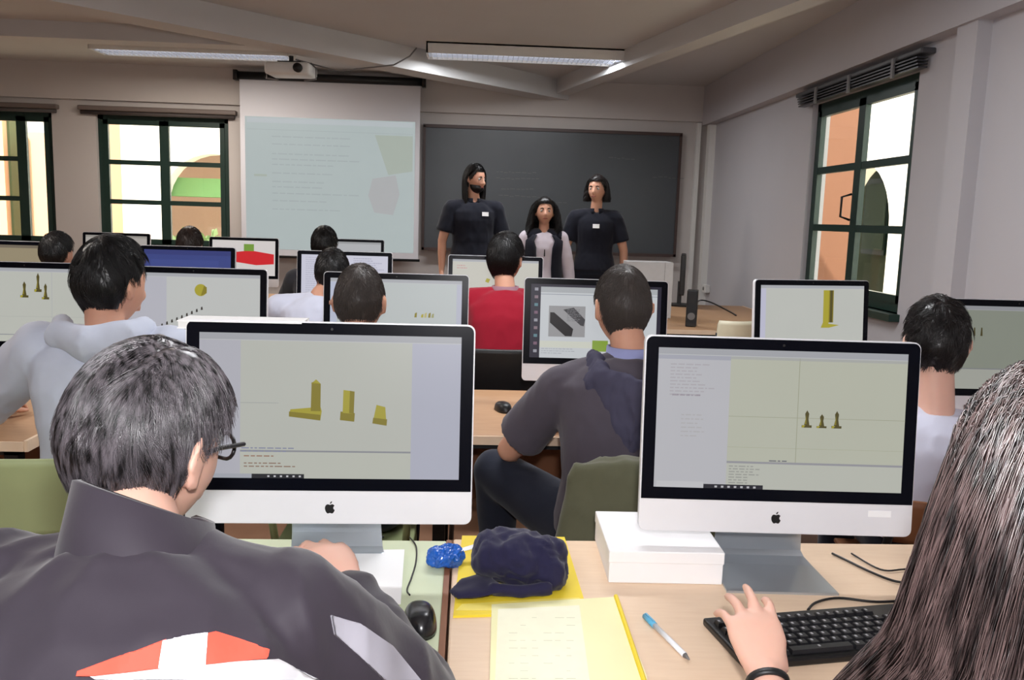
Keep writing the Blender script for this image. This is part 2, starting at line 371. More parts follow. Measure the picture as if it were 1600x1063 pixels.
cols = [(190,202,202),(182,192,182),(198,206,210),(180,190,192),(188,190,192)]
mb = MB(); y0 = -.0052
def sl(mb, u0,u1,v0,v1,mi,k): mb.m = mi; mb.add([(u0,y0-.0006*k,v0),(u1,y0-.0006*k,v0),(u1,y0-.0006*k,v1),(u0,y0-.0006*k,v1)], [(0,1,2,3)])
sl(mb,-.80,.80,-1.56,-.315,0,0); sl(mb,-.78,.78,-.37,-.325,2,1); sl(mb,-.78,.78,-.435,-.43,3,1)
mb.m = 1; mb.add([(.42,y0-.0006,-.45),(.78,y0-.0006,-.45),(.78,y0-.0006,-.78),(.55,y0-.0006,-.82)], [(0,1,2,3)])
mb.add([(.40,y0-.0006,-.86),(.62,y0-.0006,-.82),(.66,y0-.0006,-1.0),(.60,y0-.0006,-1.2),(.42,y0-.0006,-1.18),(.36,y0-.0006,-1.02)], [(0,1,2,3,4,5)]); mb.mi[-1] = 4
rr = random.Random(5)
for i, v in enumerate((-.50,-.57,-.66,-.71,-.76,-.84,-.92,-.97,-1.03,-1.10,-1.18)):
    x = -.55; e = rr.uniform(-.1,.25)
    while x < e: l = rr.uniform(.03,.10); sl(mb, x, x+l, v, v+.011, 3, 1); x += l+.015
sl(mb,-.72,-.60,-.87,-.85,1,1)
mb.build('projected_slide', [scr(c, .68) for c in cols], t, fix=False)  # slide glows by itself, standing in for the projector's light

pc = PD(455, 110, 6.5)
t = thing('projector', 'white ceiling projector hanging from the diagonal beam', 'projector', pc, PI-.1)
MB().box(-.17,.17,-.12,.12,-.045,.045,bev=.02).build('body', M['white'], t, True)
MB().cyl((-.09,.11,0), .034, .035, axis='y').build('lens', M['blk'], t, True)
MB().box(-.12,.12,-.125,-.12,-.03,.03).build('vent', M['grey'], t)
MB().cyl((0,0,.045), .018, 2.57-pc.z-.045).box(-.09,.09,-.05,.05,.05,.062).build('mount', M['blkm'], t)
for s in (-1,1): MB().tube([(s*.15,0,.055),(s*.19,0,.02),(s*.19,0,-.06),(s*.1,0,-.075)], .007).build('bracket', M['grey'], t, True)
q = PD(652, 66, 6.75)
tag(MB().tube([(pc.x+.03,pc.y+.02,2.55),(pc.x+.3,pc.y+.3,2.52),(-.62,6.92,2.555),(-.5,6.95,2.63),(-.45,6.98,2.70)], .006).build('projector_cable', M['grey'], None, True), 'thin grey cable slung from the projector to the central ceiling light', 'cable')
lou = mat('louvre_white', (214,220,232), .25, .6, var=.03, emit=.12)
def luminaire(x, y, rz, lab, e, col):
    t = thing('ceiling_light', lab, 'ceiling light', (x, y, CZ), rz, 'ceiling lights')
    L, W_, H = .8, .15, .085
    MB().box(-L,L,-W_,-W_+.012,-H,0).box(-L,L,W_-.012,W_,-H,0).box(-L,-L+.012,-W_,W_,-H,0).box(L-.012,L,-W_,W_,-H,0).box(-L,L,-W_,W_,-.012,0).build('housing', M['white'], t)
    m = MB()
    for i in range(1, 40): u = -L+2*L*i/40; m.box(u-.002,u+.002,-W_+.012,W_-.012,-H+.004,-H+.034)
    for v in (-.05,.05): m.box(-L+.012,L-.012,v-.003,v+.003,-H+.004,-H+.034)
    m.build('louvre', lou, t)
    for v in (-.085, .085): MB().cyl((-L+.05,v,-.038), .013, 2*L-.1, axis='x', n=12).build('tube', mat('fluorescent_tube', (250,250,255), .3, emit=1.6), t, True)
    lp = lamp('tube_light', 'AREA', (0,0,-H-.012), e, col, shape='RECTANGLE', size=1.5, size_y=.25); lp.parent = t
luminaire(.43, 7.05, 0, 'louvred fluorescent ceiling light between the beams near the chalkboard', 27, (.95,.97,1))
luminaire(-2.3, 7.45, -.02, 'louvred fluorescent ceiling light near the left windows beyond the diagonal beam', 34, (1,.90,.80))
luminaire(.3, 3.2, 0, 'unseen louvred ceiling light over the middle desks, added for ambient fill', 42, (.95,.97,1))  # out-of-view lamp added to lift the ambient light
luminaire(-3.2, 3.6, 0, 'unseen louvred ceiling light over the left side, added for warm ambient fill', 46, (1,.91,.84))  # added out of view for ambient fill; warm tint imitates bounced sunlight
luminaire(-1.5, -.6, 0, 'unseen louvred ceiling light at the back, added for ambient fill', 40, (.95,.97,1))  # behind the camera, added as ambient fill
# wall socket and switch plate near the front right corner
t = thing('wall_socket', 'small white double socket low on the right wall by the corner', 'socket', (WX1, 8.3, .78))
MB().box(-.05,0,-.06,.06,-.04,.04,bev=.008).build('plate', M['white'], t); MB().cyl((-.056,.0,0), .018, .008, axis='x').build('outlet', M['grey'], t)

# ------------------------------------------------------------------ people
HAIR = dict(
 black=mat('black_hair', (16,13,14), .38, .6, var=.4, scale=60),
 dark=mat('dark_brown_hair', (30,24,24), .36, .6, var=.4, scale=60),
 brown=mat('brown_hair', (56,42,38), .36, .6, var=.4, scale=60),
 ashen=mat('short_dark_brown_hair', (78,70,66), .45, .5, var=.35, scale=60),
 shine_streaks=mat('dark_hair_painted_shine', (104,98,103), .32, 1.0, scale=150, rgb2=(9,8,9), stretch=(1,1,.16), hard=.14),  # pale streaks painted into the colour stand in for flash highlights
 long=mat('long_dark_brown_hair_painted_shine', (96,78,76), .32, 1.0, scale=75, rgb2=(20,12,12), stretch=(1,1,.10), hard=.10))  # lighter streaks in the colour imitate sheen along the strands
def skull(d, off=0.0, jaw=1.0):
    x, y, z = d
    p = Vector((.077*x, .097*y, .118*z))
    if z < 0:
        s = (-z)
        p.x *= 1-.30*s**1.6*jaw
        if y < 0: p.y *= 1-.50*s**1.3
        else: p.y *= 1+.10*s**2
    if y > 0 and z > .35: p.y *= 1-.08*(z-.35)
    if abs(x) > .75 and -.4 < z < .5: p.x *= .975
    g = lambda cx, cz, r: math.exp(-((p.x-cx)**2+(p.z-cz)**2)/(2*r*r))
    if y > .2:
        for s_ in (-1, 1):
            p.y -= .011*g(s_*.032, 0.0, .012); p.y += .004*g(s_*.034, .020, .010); p.y += .004*g(s_*.040, -.035, .016)
        p.y += .004*g(0, -.067, .012) + .007*g(0, -.102, .014)
    n = Vector((d[0]/.8, d[1], d[2]/1.2)).normalized()
    return p + n*off
def dirs(nu, nv):
    D = []
    for j in range(nv+1):
        ph = -PI/2+PI*j/nv
        for i in range(nu): a = 2*PI*i/nu; D.append((math.cos(ph)*math.sin(a), math.cos(ph)*math.cos(a), math.sin(ph)))
    return D
def grid_faces(nu, nv): return [(j*nu+i, j*nu+(i+1)%nu, (j+1)*nu+(i+1)%nu, (j+1)*nu+i) for j in range(nv) for i in range(nu)]
def head_mb(mb, H, ears=True, jaw=1.0, scale=1):
    D = dirs(56, 40); mb.add([H @ skull(d, 0, jaw) for d in D], grid_faces(56, 40))
    def E(c, r, rot=None): mb.ball(H @ Vector(c), *r, mtx=H.to_3x3().to_4x4() @ (rot or I4), nu=14, nv=9)
    # nose
    mb.loft([H @ Vector(p) for p in ((0,.088,.012),(0,.099,-.006),(0,.109,-.022),(0,.114,-.034),(0,.104,-.046),(0,.092,-.048))], [.006,.008,.011,.014,.014,.006], [.007,.009,.011,.011,.009,.004], H.to_3x3() @ Vector((1,0,0)), 12)
    for s in (-1,1): E((s*.011,.101,-.038), (.0075,.009,.007))
    E((0,.0945,-.063), (.022,.009,.0055)); E((0,.093,-.073), (.019,.010,.0065))
    if ears:
        for s in (-1, 1):
            R_ = Matrix.Rotation(s*.38, 4, 'Z') @ Matrix.Rotation(-.15, 4, 'X')
            c = Vector((s*.083, -.010, -.010)); E(c, (.0065,.017,.031), R_)
            pts = [H @ (c + (R_ @ Vector((s*.004, .017*math.cos(a)-.003, .030*math.sin(a)+.002)))) for a in [(-1.1+4.4*i/10)+.2 for i in range(11)]]
            mb.loft(pts, [.0045]*11, [.0045]*11, H.to_3x3() @ Vector((1,0,0)), 8)
            E(c+Vector((-s*.002,.006,-.026)), (.005,.008,.009))
def hand_mb(mb, W, fwd, up, s, sc=1.0, curl=.35, spread=.16, thumb=.6, curls=None):
    """W wrist point, fwd towards the fingers, up = back of the hand, s = +1 right hand / -1 left hand"""
    f = Vector(fwd).normalized(); u = Vector(up); u = (u-f*u.dot(f)).normalized(); r = f.cross(u)*1.0   # r = to the right of the hand seen from its back
    W = Vector(W); P = lambda a,b,c: W + (r*a + f*b + u*c)*sc
    mb.loft([P(0,-.02,0),P(0,.0,0),P(0,.02,.002),P(-.001*s,.05,.004),P(-.001*s,.078,.003),P(0,.092,.0)], [.025,.026,.033,.041,.041,.036], [.019,.018,.017,.016,.014,.010], r, 18, 2.3)
    for j, (x, y, L, rd) in enumerate(((-.030,.084,.072,.0086),(-.010,.090,.080,.0090),(.011,.087,.074,.0087),(.031,.078,.058,.0078))):
        x *= s; a0 = (x/.03)*spread; cu = curls[j] if curls else curl
        p = P(x, y-.018, .002); seg = [.018, .45*L, .30*L, .25*L]; pts = [p]; ang = -.05
        for k, l in enumerate(seg):
            if k: ang += cu*(1.0, 1.1, .8)[k-1]
            d = (r*math.sin(a0)+f*math.cos(a0))*math.cos(ang) - u*math.sin(ang)
            p = p + d*l*sc; pts.append(p)
        mb.limb(pts, [rd*sc*q for q in (1.05,1.05,1.0,.92,.8)], 10, r)
    b = P(-s*.026,.012,-.004)
    t1 = (r*(-s)*math.sin(thumb)+f*math.cos(thumb)-u*.25).normalized(); t2 = (r*(-s)*math.sin(thumb*.55)+f*math.cos(thumb*.55)-u*.2).normalized()
    mb.limb([b, b+t1*.040*sc, b+(t1*.040+t2*.030)*sc, b+(t1*.040+t2*.055)*sc], [.0135*sc,.0115*sc,.0098*sc,.0082*sc], 10, r)
def ik(a, b, l1, l2, pole):
    a = Vector(a); b = Vector(b); d = b-a; D = min(d.length, (l1+l2)*.999); dn = d.normalized()
    x = (l1*l1-l2*l2+D*D)/(2*D); h = math.sqrt(max(0, l1*l1-x*x)); p = Vector(pole); p = (p-dn*p.dot(dn)).normalized()
    return a+dn*x+p*h
def skull_np(D, off, jaw=1.0):
    D = np.asarray(D, float); x, y, z = D[:,0], D[:,1], D[:,2]
    P = np.stack([.077*x, .097*y, .118*z], 1); s_ = np.clip(-z, 0, 1)
    P[:,0] *= 1-.30*s_**1.6*jaw
    P[:,1] *= np.where(y < 0, 1-.50*s_**1.3, 1+.10*s_**2)
    P[:,1] *= np.where((y > 0) & (z > .35), 1-.08*(z-.35), 1)
    n = np.stack([x/.8, y, z/1.2], 1); n /= np.linalg.norm(n, axis=1, keepdims=True)
    return P + n*np.asarray(off).reshape(-1,1)
def region_np(style, D):
    x, y, z = D[:,0], D[:,1], D[:,2]; ax = np.abs(x)
    if style == 'short':
        e = np.interp(y, [-1,-.55,-.30,-.12,.05,.25,.60,1], [-.66,-.62,-.42,.04,.06,.10,.48,.52])
    elif style == 'shortlow':
        e = np.interp(y, [-1,-.55,-.30,-.18,.0,.25,.60,1], [-.90,-.88,-.62,.0,.02,.10,.48,.52])
    else:
        e = np.interp(y, [-1,-.3,.0,.30,.60,1], [-.80,-.75,-.30,.0,.50,.56])
    return z-e
def hxf(H, P):
    A = np.array(H); return P @ A[:3,:3].T + A[:3,3]
def hair_cap(H, thick, seed, style, volume=None, top=1.5, side=.75, rough_=.0035):
    D = np.array(dirs(64, 48)); e = region_np(style, D)
    th = thick*np.clip(e/.25, 0, 1)**.5*(1+(top-1)*np.clip(D[:,2], 0, 1)**2)*(1-(1-side)*np.abs(D[:,0])**3)
    if volume: th = th*volume(D)
    nz = np.array([noise.noise(Vector(d)*5+Vector((seed,0,0)))*rough_+noise.noise(Vector(d)*13)*rough_*.6 for d in D])
    o = np.where(e > 0, th+nz*np.clip(e/.2, 0, 1), -.008); mb = MB()
    mb.add(hxf(H, skull_np(D, o)).tolist(), grid_faces(64, 48)); return mb.mesh('cap')
def sph(n, rng, test):
    out = np.zeros((0,3))
    while len(out) < n:
        d = rng.normal(size=(n*2,3)); d /= np.linalg.norm(d, axis=1, keepdims=True); out = np.concatenate([out, d[test(d) > 0]])
    return out[:n]
def hair_short(H, key, thick=.014, n=2600, seed=1, jitter=.35, lift=.3, L=(.018,.04), r0=.00075, seg=5, style='short', crown=(0.0,-.45,.89), volume=None, top=1.4, side=.75, clump=0, cstr=.6, rough_=.0035):
    """short hair: a thick cap that follows the skull plus fine hairs lying on it"""
    cap = hair_cap(H, thick*(.85 if n else 1), seed, style, volume, top, side, rough_)
    if n == 0: return cap
    rng = np.random.default_rng(seed); D = sph(n, rng, lambda d: region_np(style, d))
    if clump: Cc = sph(clump, rng, lambda d: region_np(style, d)); idx = np.argmax(D @ Cc.T, axis=1)
    C_ = np.array(crown, float); C_ /= np.linalg.norm(C_)
    def flow(Dv, sw):
        f = Dv-C_; f -= Dv*np.sum(f*Dv, 1, keepdims=True); f /= np.linalg.norm(f, axis=1, keepdims=True)+1e-9
        t = np.cross(Dv, f); return f*np.cos(sw)[:,None]+t*np.sin(sw)[:,None]
    if clump: sw = (rng.normal(size=clump)*jitter)[idx]+rng.normal(size=n)*jitter*.35; l = (rng.uniform(*L, size=clump))[idx]*rng.uniform(.8,1.2,size=n); lf = (lift*rng.uniform(.2,1,size=clump))[idx]
    else: sw = rng.normal(size=n)*jitter; l = rng.uniform(*L, size=n); lf = lift*rng.uniform(.3,1,size=n)
    F = flow(D, sw); e = region_np(style, D)
    th = thick*np.clip(e/.25, 0, 1)**.5*(1+(top-1)*np.clip(D[:,2], 0, 1)**2)*(1-(1-side)*np.abs(D[:,0])**3)
    if volume: th = th*volume(D)
    rows = []
    for k in range(seg):
        t = k/(seg-1); ang = (t*l/.1)[:,None]; dd = D*np.cos(ang)+F*np.sin(ang)
        if clump:
            cd_ = Cc[idx]; cf = F; ct = cd_*np.cos(ang)+cf*np.sin(ang); w_ = cstr*t**.7; dd = dd*(1-w_)+ct*w_; dd /= np.linalg.norm(dd, axis=1, keepdims=True)
        rows.append(hxf(H, skull_np(dd, th*.85+lf*l*(t-.6*t*t)+.0008)))
    keep = region_np(style, dd) > -.07
    return cap, strands(np.stack(rows, 1)[keep], r0)
def hair_long(H, n, seed, length, prof, style='long', amin=2.1, part=.0, lay=(.80,1.05), wob=.003, seg=14, r0=.002, r1=.5, thick=.012, curly=0.0, shape=None):
    """long hair: roots over the scalp, strands fall over the skull and hang down round the neck"""
    rng = np.random.default_rng(seed); D = sph(n, rng, lambda d: region_np(style, d)); az = np.arctan2(D[:,0], -D[:,1])
    az = np.clip(az, -amin, amin) + rng.normal(size=n)*.05
    hd = skull_np(D, thick); l = rng.uniform(*length, size=n); ly = lay[0]+(lay[1]-lay[0])*rng.random(n)**.6; ph = rng.uniform(0,6.28,n); rows = []
    sd = np.where(D[:,0] >= part, 1, -1)
    for k in range(seg):
        t = k/(seg-1); z = hd[:,2]-(hd[:,2]+l)*t**1.1; r = np.interp(-z, prof[0], prof[1])*ly
        tg = np.stack([np.sin(az)*r, -np.cos(az)*r*.95-.008, z], 1); b = min(1, t*3.2); b = b*b*(3-2*b)
        p = hd*(1-b)+tg*b
        q = p.copy(); q[:,2] += .0; E_ = q/np.array([.084,.106,.126]); m_ = np.linalg.norm(E_, axis=1); inside = (m_ < 1) & (p[:,2] > -.05)
        p[inside] = p[inside]/m_[inside][:,None]
        p = p + np.stack([np.sin(ph+t*11), np.cos(ph*1.3+t*9), 0*ph], 1)*(wob+curly*t)
        if shape: p = shape(p, t, rng)
        rows.append(p)
    R3 = np.stack(rows, 1); return strands(hxf(H, R3.reshape(-1,3)).reshape(R3.shape), r0, r1)
def join_meshes(ms, name='hair'):
    ms = [m for m in ms]; V = []; F = []; b = 0
    bm = bmesh.new()
    for m in ms: bm.from_mesh(m)
    out = bpy.data.meshes.new(name); bm.to_mesh(out); bm.free(); out.shade_smooth(); return out
def off(me, o):
    me.transform(Matrix.Translation(-Vector(o))); return me
cloths = {}
def cloth(name, rgb, var=.12, rough=.85, sheen=.15): return mat(name, rgb, rough, .2, var=var, scale=40, sheen=sheen, bump=.05)

def person(label, hip, neck, head, yaw=0, hrot=(0,0,0), skin='skin', shirt=None, sleeve='long', trousers=None, hair=None,
           LH=None, RH=None, Lel=(-1,-.4,-.8), Rel=(1,-.4,-.8), LHf=None, RHf=None, stand=False, vox=.010, sc=1.0, girth=1.0, hs=.94,
           sh_w=.175, sh_dz=(0,0), knees=None, feet=None, group=None, shirt_name='shirt', beard=False, collar=None, hem=.0, cv=None, face=False,
           shoes=True, wr=(.008, 9), curl=.35, sh_f=0.0, mono_up=None, sleeve_r=1.0, curls=None, seed=1, slen=None, slv=.93, thumb=.6, style=None, jaw=1.0, hand_up=(0,0,1)):
    hip, neck, head = Vector(hip), Vector(neck), Vector(head)
    fw = Vector((-math.sin(yaw), math.cos(yaw), 0)); rt = Vector((math.cos(yaw), math.sin(yaw), 0)); up = Vector((0,0,1))
    O = Vector((hip.x, hip.y, 0))
    H = Matrix.Translation(head) @ Matrix.Rotation(yaw+hrot[0], 4, 'Z') @ Matrix.Rotation(hrot[1], 4, 'X') @ Matrix.Rotation(hrot[2], 4, 'Y') @ Matrix.Scale(hs, 4)
    sp = neck-hip; mid = hip+sp*.5-fw*.02*sc
    tor = lambda t: hip*(1-t)**2 + mid*2*t*(1-t) + neck*t*t if True else None
    sh = {}
    for s, k in ((-1,0),(1,1)): sh[s] = neck + rt*s*sh_w*sc - up*(.055*sc) + fw*sh_f + up*sh_dz[k]
    def torso(mb, g, t0=0.0, extra=0.0):
        T = (-.10,0,.12,.3,.5,.7,.84,.93,.99); RX = (.12,.165,.165,.148,.150,.165,.170,.125,.07); RY = (.09,.118,.115,.108,.112,.118,.105,.082,.062)
        P = [tor(t) for t in T]; i0 = [i for i, t in enumerate(T) if t >= t0-1e-6]
        mb.loft([P[i] for i in i0], [RX[i]*sc*girth+g for i in i0], [RY[i]*sc*girth+g for i in i0], rt, 28, 2.2)
        for s in (-1,1): mb.limb([neck-up*.035*sc+rt*s*.03, sh[s]], [.050*sc+g, .056*sc+g], 14)
    arms = {}
    for s, T, pole, Hf in ((-1,LH,Lel,LHf),(1,RH,Rel,RHf)):
        if T is None: T = hip + rt*s*.27*sc + fw*.02 - up*.10*sc if stand else hip + rt*s*.14 + fw*.32 + up*.05
        T = Vector(T); pl = rt*pole[0]+fw*pole[1]+up*pole[2]
        d = T-sh[s]
        if d.length > .545*sc: T = sh[s]+d.normalized()*.545*sc
        e = ik(sh[s], T, .29*sc, .26*sc, pl); arms[s] = (e, T, Vector(Hf) if Hf is not None else (T-e).normalized())
    # legs
    legs = {}
    for s in (-1,1):
        hj = hip + rt*s*.085*sc - up*.02
        if stand: k = hj - up*.42*sc + rt*s*.02 + fw*.02; a = Vector((k.x, k.y, .085)) + rt*s*.015 - fw*.02
        else:
            k = (hj + fw*.40*sc + rt*s*.05 + up*.02) ; a = Vector((k.x, k.y, .085)) + fw*.03
        if knees and knees[(s+1)//2] is not None: k = Vector(knees[(s+1)//2])
        if feet and feet[(s+1)//2] is not None: a = Vector(feet[(s+1)//2])
        legs[s] = (hj, k, a)
    body = MB(); head_mb(body, H, jaw=jaw)
    nb = H @ Vector((0,-.022,-.055)); body.limb([neck-up*.03, neck+up*.015, nb], [.058*sc,.051*sc,.050*sc*hs], 18)
    torso(body, -.010)
    for s in (-1,1):
        e, T, hf = arms[s]; body.limb([sh[s], sh[s].lerp(e,.5), e], [.050*sc,.046*sc,.038*sc], 14)
        body.limb([e, e.lerp(T,.35), T], [.037*sc,.037*sc,.024*sc], 14)
        hu = Vector(hand_up)
        if stand and (LH if s < 0 else RH) is None: hu = rt*s
        hand_mb(body, T, hf, hu, s, sc*.97, curl=curl, curls=curls, thumb=thumb)
        hj, k, a = legs[s]; body.limb([hj, hj.lerp(k,.5), k], [.082*sc,.074*sc,.054*sc], 14); body.limb([k, k.lerp(a,.35), a], [.050*sc,.050*sc,.034*sc], 14)
        fd = fw if not feet else fw
        body.limb([a-up*.03, a+fd*.13-up*.045], [.036,.028], 12)
    me = remesh(body, vox, 3); off(me, O); me.shade_smooth()
    root = link('person', me, M[skin]); root.location = O; tag(root, label, 'person', group)
    # clothes
    g = .014+max(0, vox-.008)*1.6; sb = MB(); torso(sb, g*.75, t0=hem if hem else -.06)
    for s in (-1,1):
        e, T, _ = arms[s]
        if sleeve == 'long':
            sb.limb([sh[s], sh[s].lerp(e,.5), e], [(.052*sc+g)*sleeve_r,(.048*sc+g)*sleeve_r,(.042*sc+g)*sleeve_r], 16)
            t_ = .93; sb.limb([e, e.lerp(T,.4), e.lerp(T,slv)], [(.041*sc+g)*sleeve_r,(.038*sc+g)*sleeve_r,(.028*sc+g*.8)*sleeve_r], 16)
        elif sleeve == 'short':
            m_ = sh[s].lerp(e, slen or .72); sb.loft([sh[s]+(sh[s]-e).normalized()*.04*sc, sh[s], sh[s].lerp(m_,.5), m_], [.02,.054*sc+g,.053*sc+g*1.2,.052*sc+g*1.5], [.02,.054*sc+g,.053*sc+g*1.2,.052*sc+g*1.5], fw, 18)
    me = remesh(sb, cv or min(vox, .010), 4); wrinkle(me, wr[0], wr[1], seed*3.1, (1,1,.6), wr[0]*.35, wr[1]*2.2); off(me, O); me.shade_smooth()
    so = link(shirt_name, me, shirt, root)
    if trousers:
        tb = MB(); tb.loft([hip-up*.09+fw*.0, hip-up*.02, hip+up*.05], [.13*sc,.172*sc,.160*sc], [.10*sc,.125*sc,.118*sc], rt, 24, 2.2)
        for s in (-1,1):
            hj, k, a = legs[s]; tb.limb([hj, hj.lerp(k,.5), k], [.094*sc,.086*sc,.066*sc], 16); tb.limb([k, k.lerp(a,.4), a+up*.01], [.064*sc,.060*sc,.052*sc], 16)
        me = remesh(tb, max(vox,.010), 3); wrinkle(me, .006, 10, seed); off(me, O); me.shade_smooth(); link('trousers', me, trousers, root)
        for s in (-1,1):
            a = legs[s][2]; m = MB(); m.loft([a-fw*.05-up*.02, a-fw*.02-up*.02, a+fw*.06-up*.04, a+fw*.14-up*.048, a+fw*.19-up*.052], [.03,.042,.044,.045,.02], [.04,.052,.042,.032,.018], rt, 16, 2.6)
            me = m.mesh('shoe'); off(me, O); me.shade_smooth(); link('shoe', me, M['blkm'], root)
    if face:
        for s in (-1,1):
            m = MB(); m.ball(H @ Vector((s*.032,.0745,0)), .0125,.0125,.0115); me = m.mesh('eye'); off(me,O); me.shade_smooth(); e = link('eye', me, mat('eye_white', (205,196,190), .5, .2), root)
            m = MB(); m.ball(H @ Vector((s*.032,.0820,0)), .0062,.0060,.0062); me = m.mesh('iris'); off(me,O); link('iris', me, mat('dark_iris', (40,26,20), .2), e)
            m = MB(); m.loft([H @ Vector((s*x,y,z)) for x,y,z in ((.016,.0925,.018),(.030,.0925,.0235),(.046,.083,.019))], [.0035,.0045,.002], [.003,.003,.002], (0,0,1), 8)
            me = m.mesh('eyebrow'); off(me,O); link('eyebrow', me, HAIR['dark'], root)
        m = MB(); m.loft([H @ Vector((x,y,-.0675)) for x,y in ((-.024,.0925),(-.012,.101),(0,.1035),(.012,.101),(.024,.0925))], [.001,.004,.005,.004,.001], [.0015]*5, (0,0,1), 8)
        me = m.mesh('lips'); off(me,O); link('lips', me, mat('lips', (168,92,84), .4), root)
    if hair: 
        hm = hair(H); 
        if isinstance(hm, tuple) and not isinstance(hm[0], bpy.types.Mesh): key, parts_ = hm
        key, parts_ = hm
        me = join_meshes(parts_); off(me, O); link('hair', me, HAIR[key], root)
    return dict(root=root, H=H, O=O, sh=sh, arms=arms, tor=tor, fw=fw, rt=rt, legs=legs, neck=neck, shirt=so)
def sub(P, name, mb, m, smooth=True, parent=None, me=None):
    me = me or mb.mesh(name); off(me, P['O'])
    if smooth: me.shade_smooth()
    return link(name, me, m, parent or P['root'])
def sh(key, **k): return lambda H: (key, list(hair_short(H, key, **k)))
jean = cloth('navy_jeans', (34,38,52)); 

def collar_ring(P, m, name='collar', h=.035, r=.068, tilt=.35, drop=.0, th=.010, up_=.0, rf=1.0):
    """a standing / folded collar band around the neck"""
    mb = MB(); n = 26; c = P['neck'] + Vector((0,0,-.012-drop)); top = []; bot = []; vs = []
    nk = (P['H'] @ Vector((0,-.03,-.07)))-P['neck']; nk = nk.normalized()
    for ring, (rr_, hh) in enumerate(((r*1.16, -.012), (r*1.02, h), (r*1.02-th, h+.002), (r*.9, -.02))):
        for i in range(n):
            a = 2*PI*i/n; q = c + (P['rt']*math.cos(a)*rr_ + P['fw']*math.sin(a)*rr_*rf) + nk*(hh - (max(0, math.sin(a))**2)*.02 )
            vs.append(q)
    fs = [((k%4)*n+i, (k%4)*n+(i+1)%n, ((k+1)%4)*n+(i+1)%n, ((k+1)%4)*n+i) for k in range(4) for i in range(n)]
    mb.add(vs, fs); return sub(P, name, mb, m)

# --- the boy at the front left -------------------------------------------------
jk = cloth('charcoal_jacket', (56,50,59), .15, .6)
hd = PD(232, 696, .97)
def h_front(H):
    def vol(D):
        x, y, z = D[:,0], D[:,1], D[:,2]; zz = np.clip(z, 0, 1)
        return 1.0+.8*zz*np.exp(-((x-.55)/.28)**2)+.6*zz*np.exp(-((x+.30)/.35)**2)-1.0*np.exp(-((x-.16)/.11)**2)*np.clip(z-.55, 0, .3)/.3
    return 'shine_streaks', list(hair_short(H, 'shine_streaks', thick=.014, n=17000, seed=4, jitter=.32, lift=.16, L=(.035,.07), r0=.00065, seg=7, crown=(.16,-.20,.96), volume=vol, top=1.1, side=.55, style='shortlow', clump=650, cstr=.55, rough_=.004))
P1 = person('boy in glasses and charcoal jacket with red and white panels, at front left computer', (hd.x+.02,.66,.56), PD(214,866,.89), hd, 0, (-.42,-.20,.06), 'skinp', jk, 'long', jean, h_front,
    LH=(-.62,1.22,.77), RH=PD(540,922,1.24), RHf=(-.45,.66,.38), vox=.0065, cv=.007, sh_w=.160, girth=1.04, Rel=(.8,-.1,-.9), wr=(.014,8), shirt_name='jacket', sleeve_r=1.10, hs=.91, sc=.94, sh_dz=(0,-.01), seed=2, curl=.5)
# stand-up collar of the jacket
def ring_collar(P, m, c0, c1, r0, r1, name='collar', open_=0.0, n=36, th=.008, sy=1.0, slope=(0,0)):
    mb = MB(); vs = []; a0 = PI/2+open_; a1 = PI/2+2*PI-open_; K = ((c0,r0),(c0.lerp(c1,.5),(r0+r1)/2*.97),(c1,r1),(c1,r1-th),(c0.lerp(c1,.5),(r0+r1)/2*.97-th),(c0,r0-th))
    for c, r in K:
        for i in range(n+1):
            a = a0+(a1-a0)*i/n; kk_ = (c-c0).length/(c1-c0).length; vs.append(c + P['rt']*math.cos(a)*r + P['fw']*math.sin(a)*r*sy - Vector((0,0,kk_*(slope[0]*math.cos(a)+slope[1]*math.sin(a)))))
    N = n+1; fs = [(k*N+i, k*N+i+1, ((k+1)%6)*N+i+1, ((k+1)%6)*N+i) for k in range(6) for i in range(n)]
    fs += [tuple(k*N for k in range(6)), tuple(k*N+n for k in range(6))[::-1]]
    mb.add(vs, fs); return sub(P, name, mb, m)
nk = P1['neck']
ring_collar(P1, jk, nk+Vector((0,-.01,-.05)), nk+Vector((.004,.018,.050)), .092, .068, open_=.5, slope=(.022,.028))
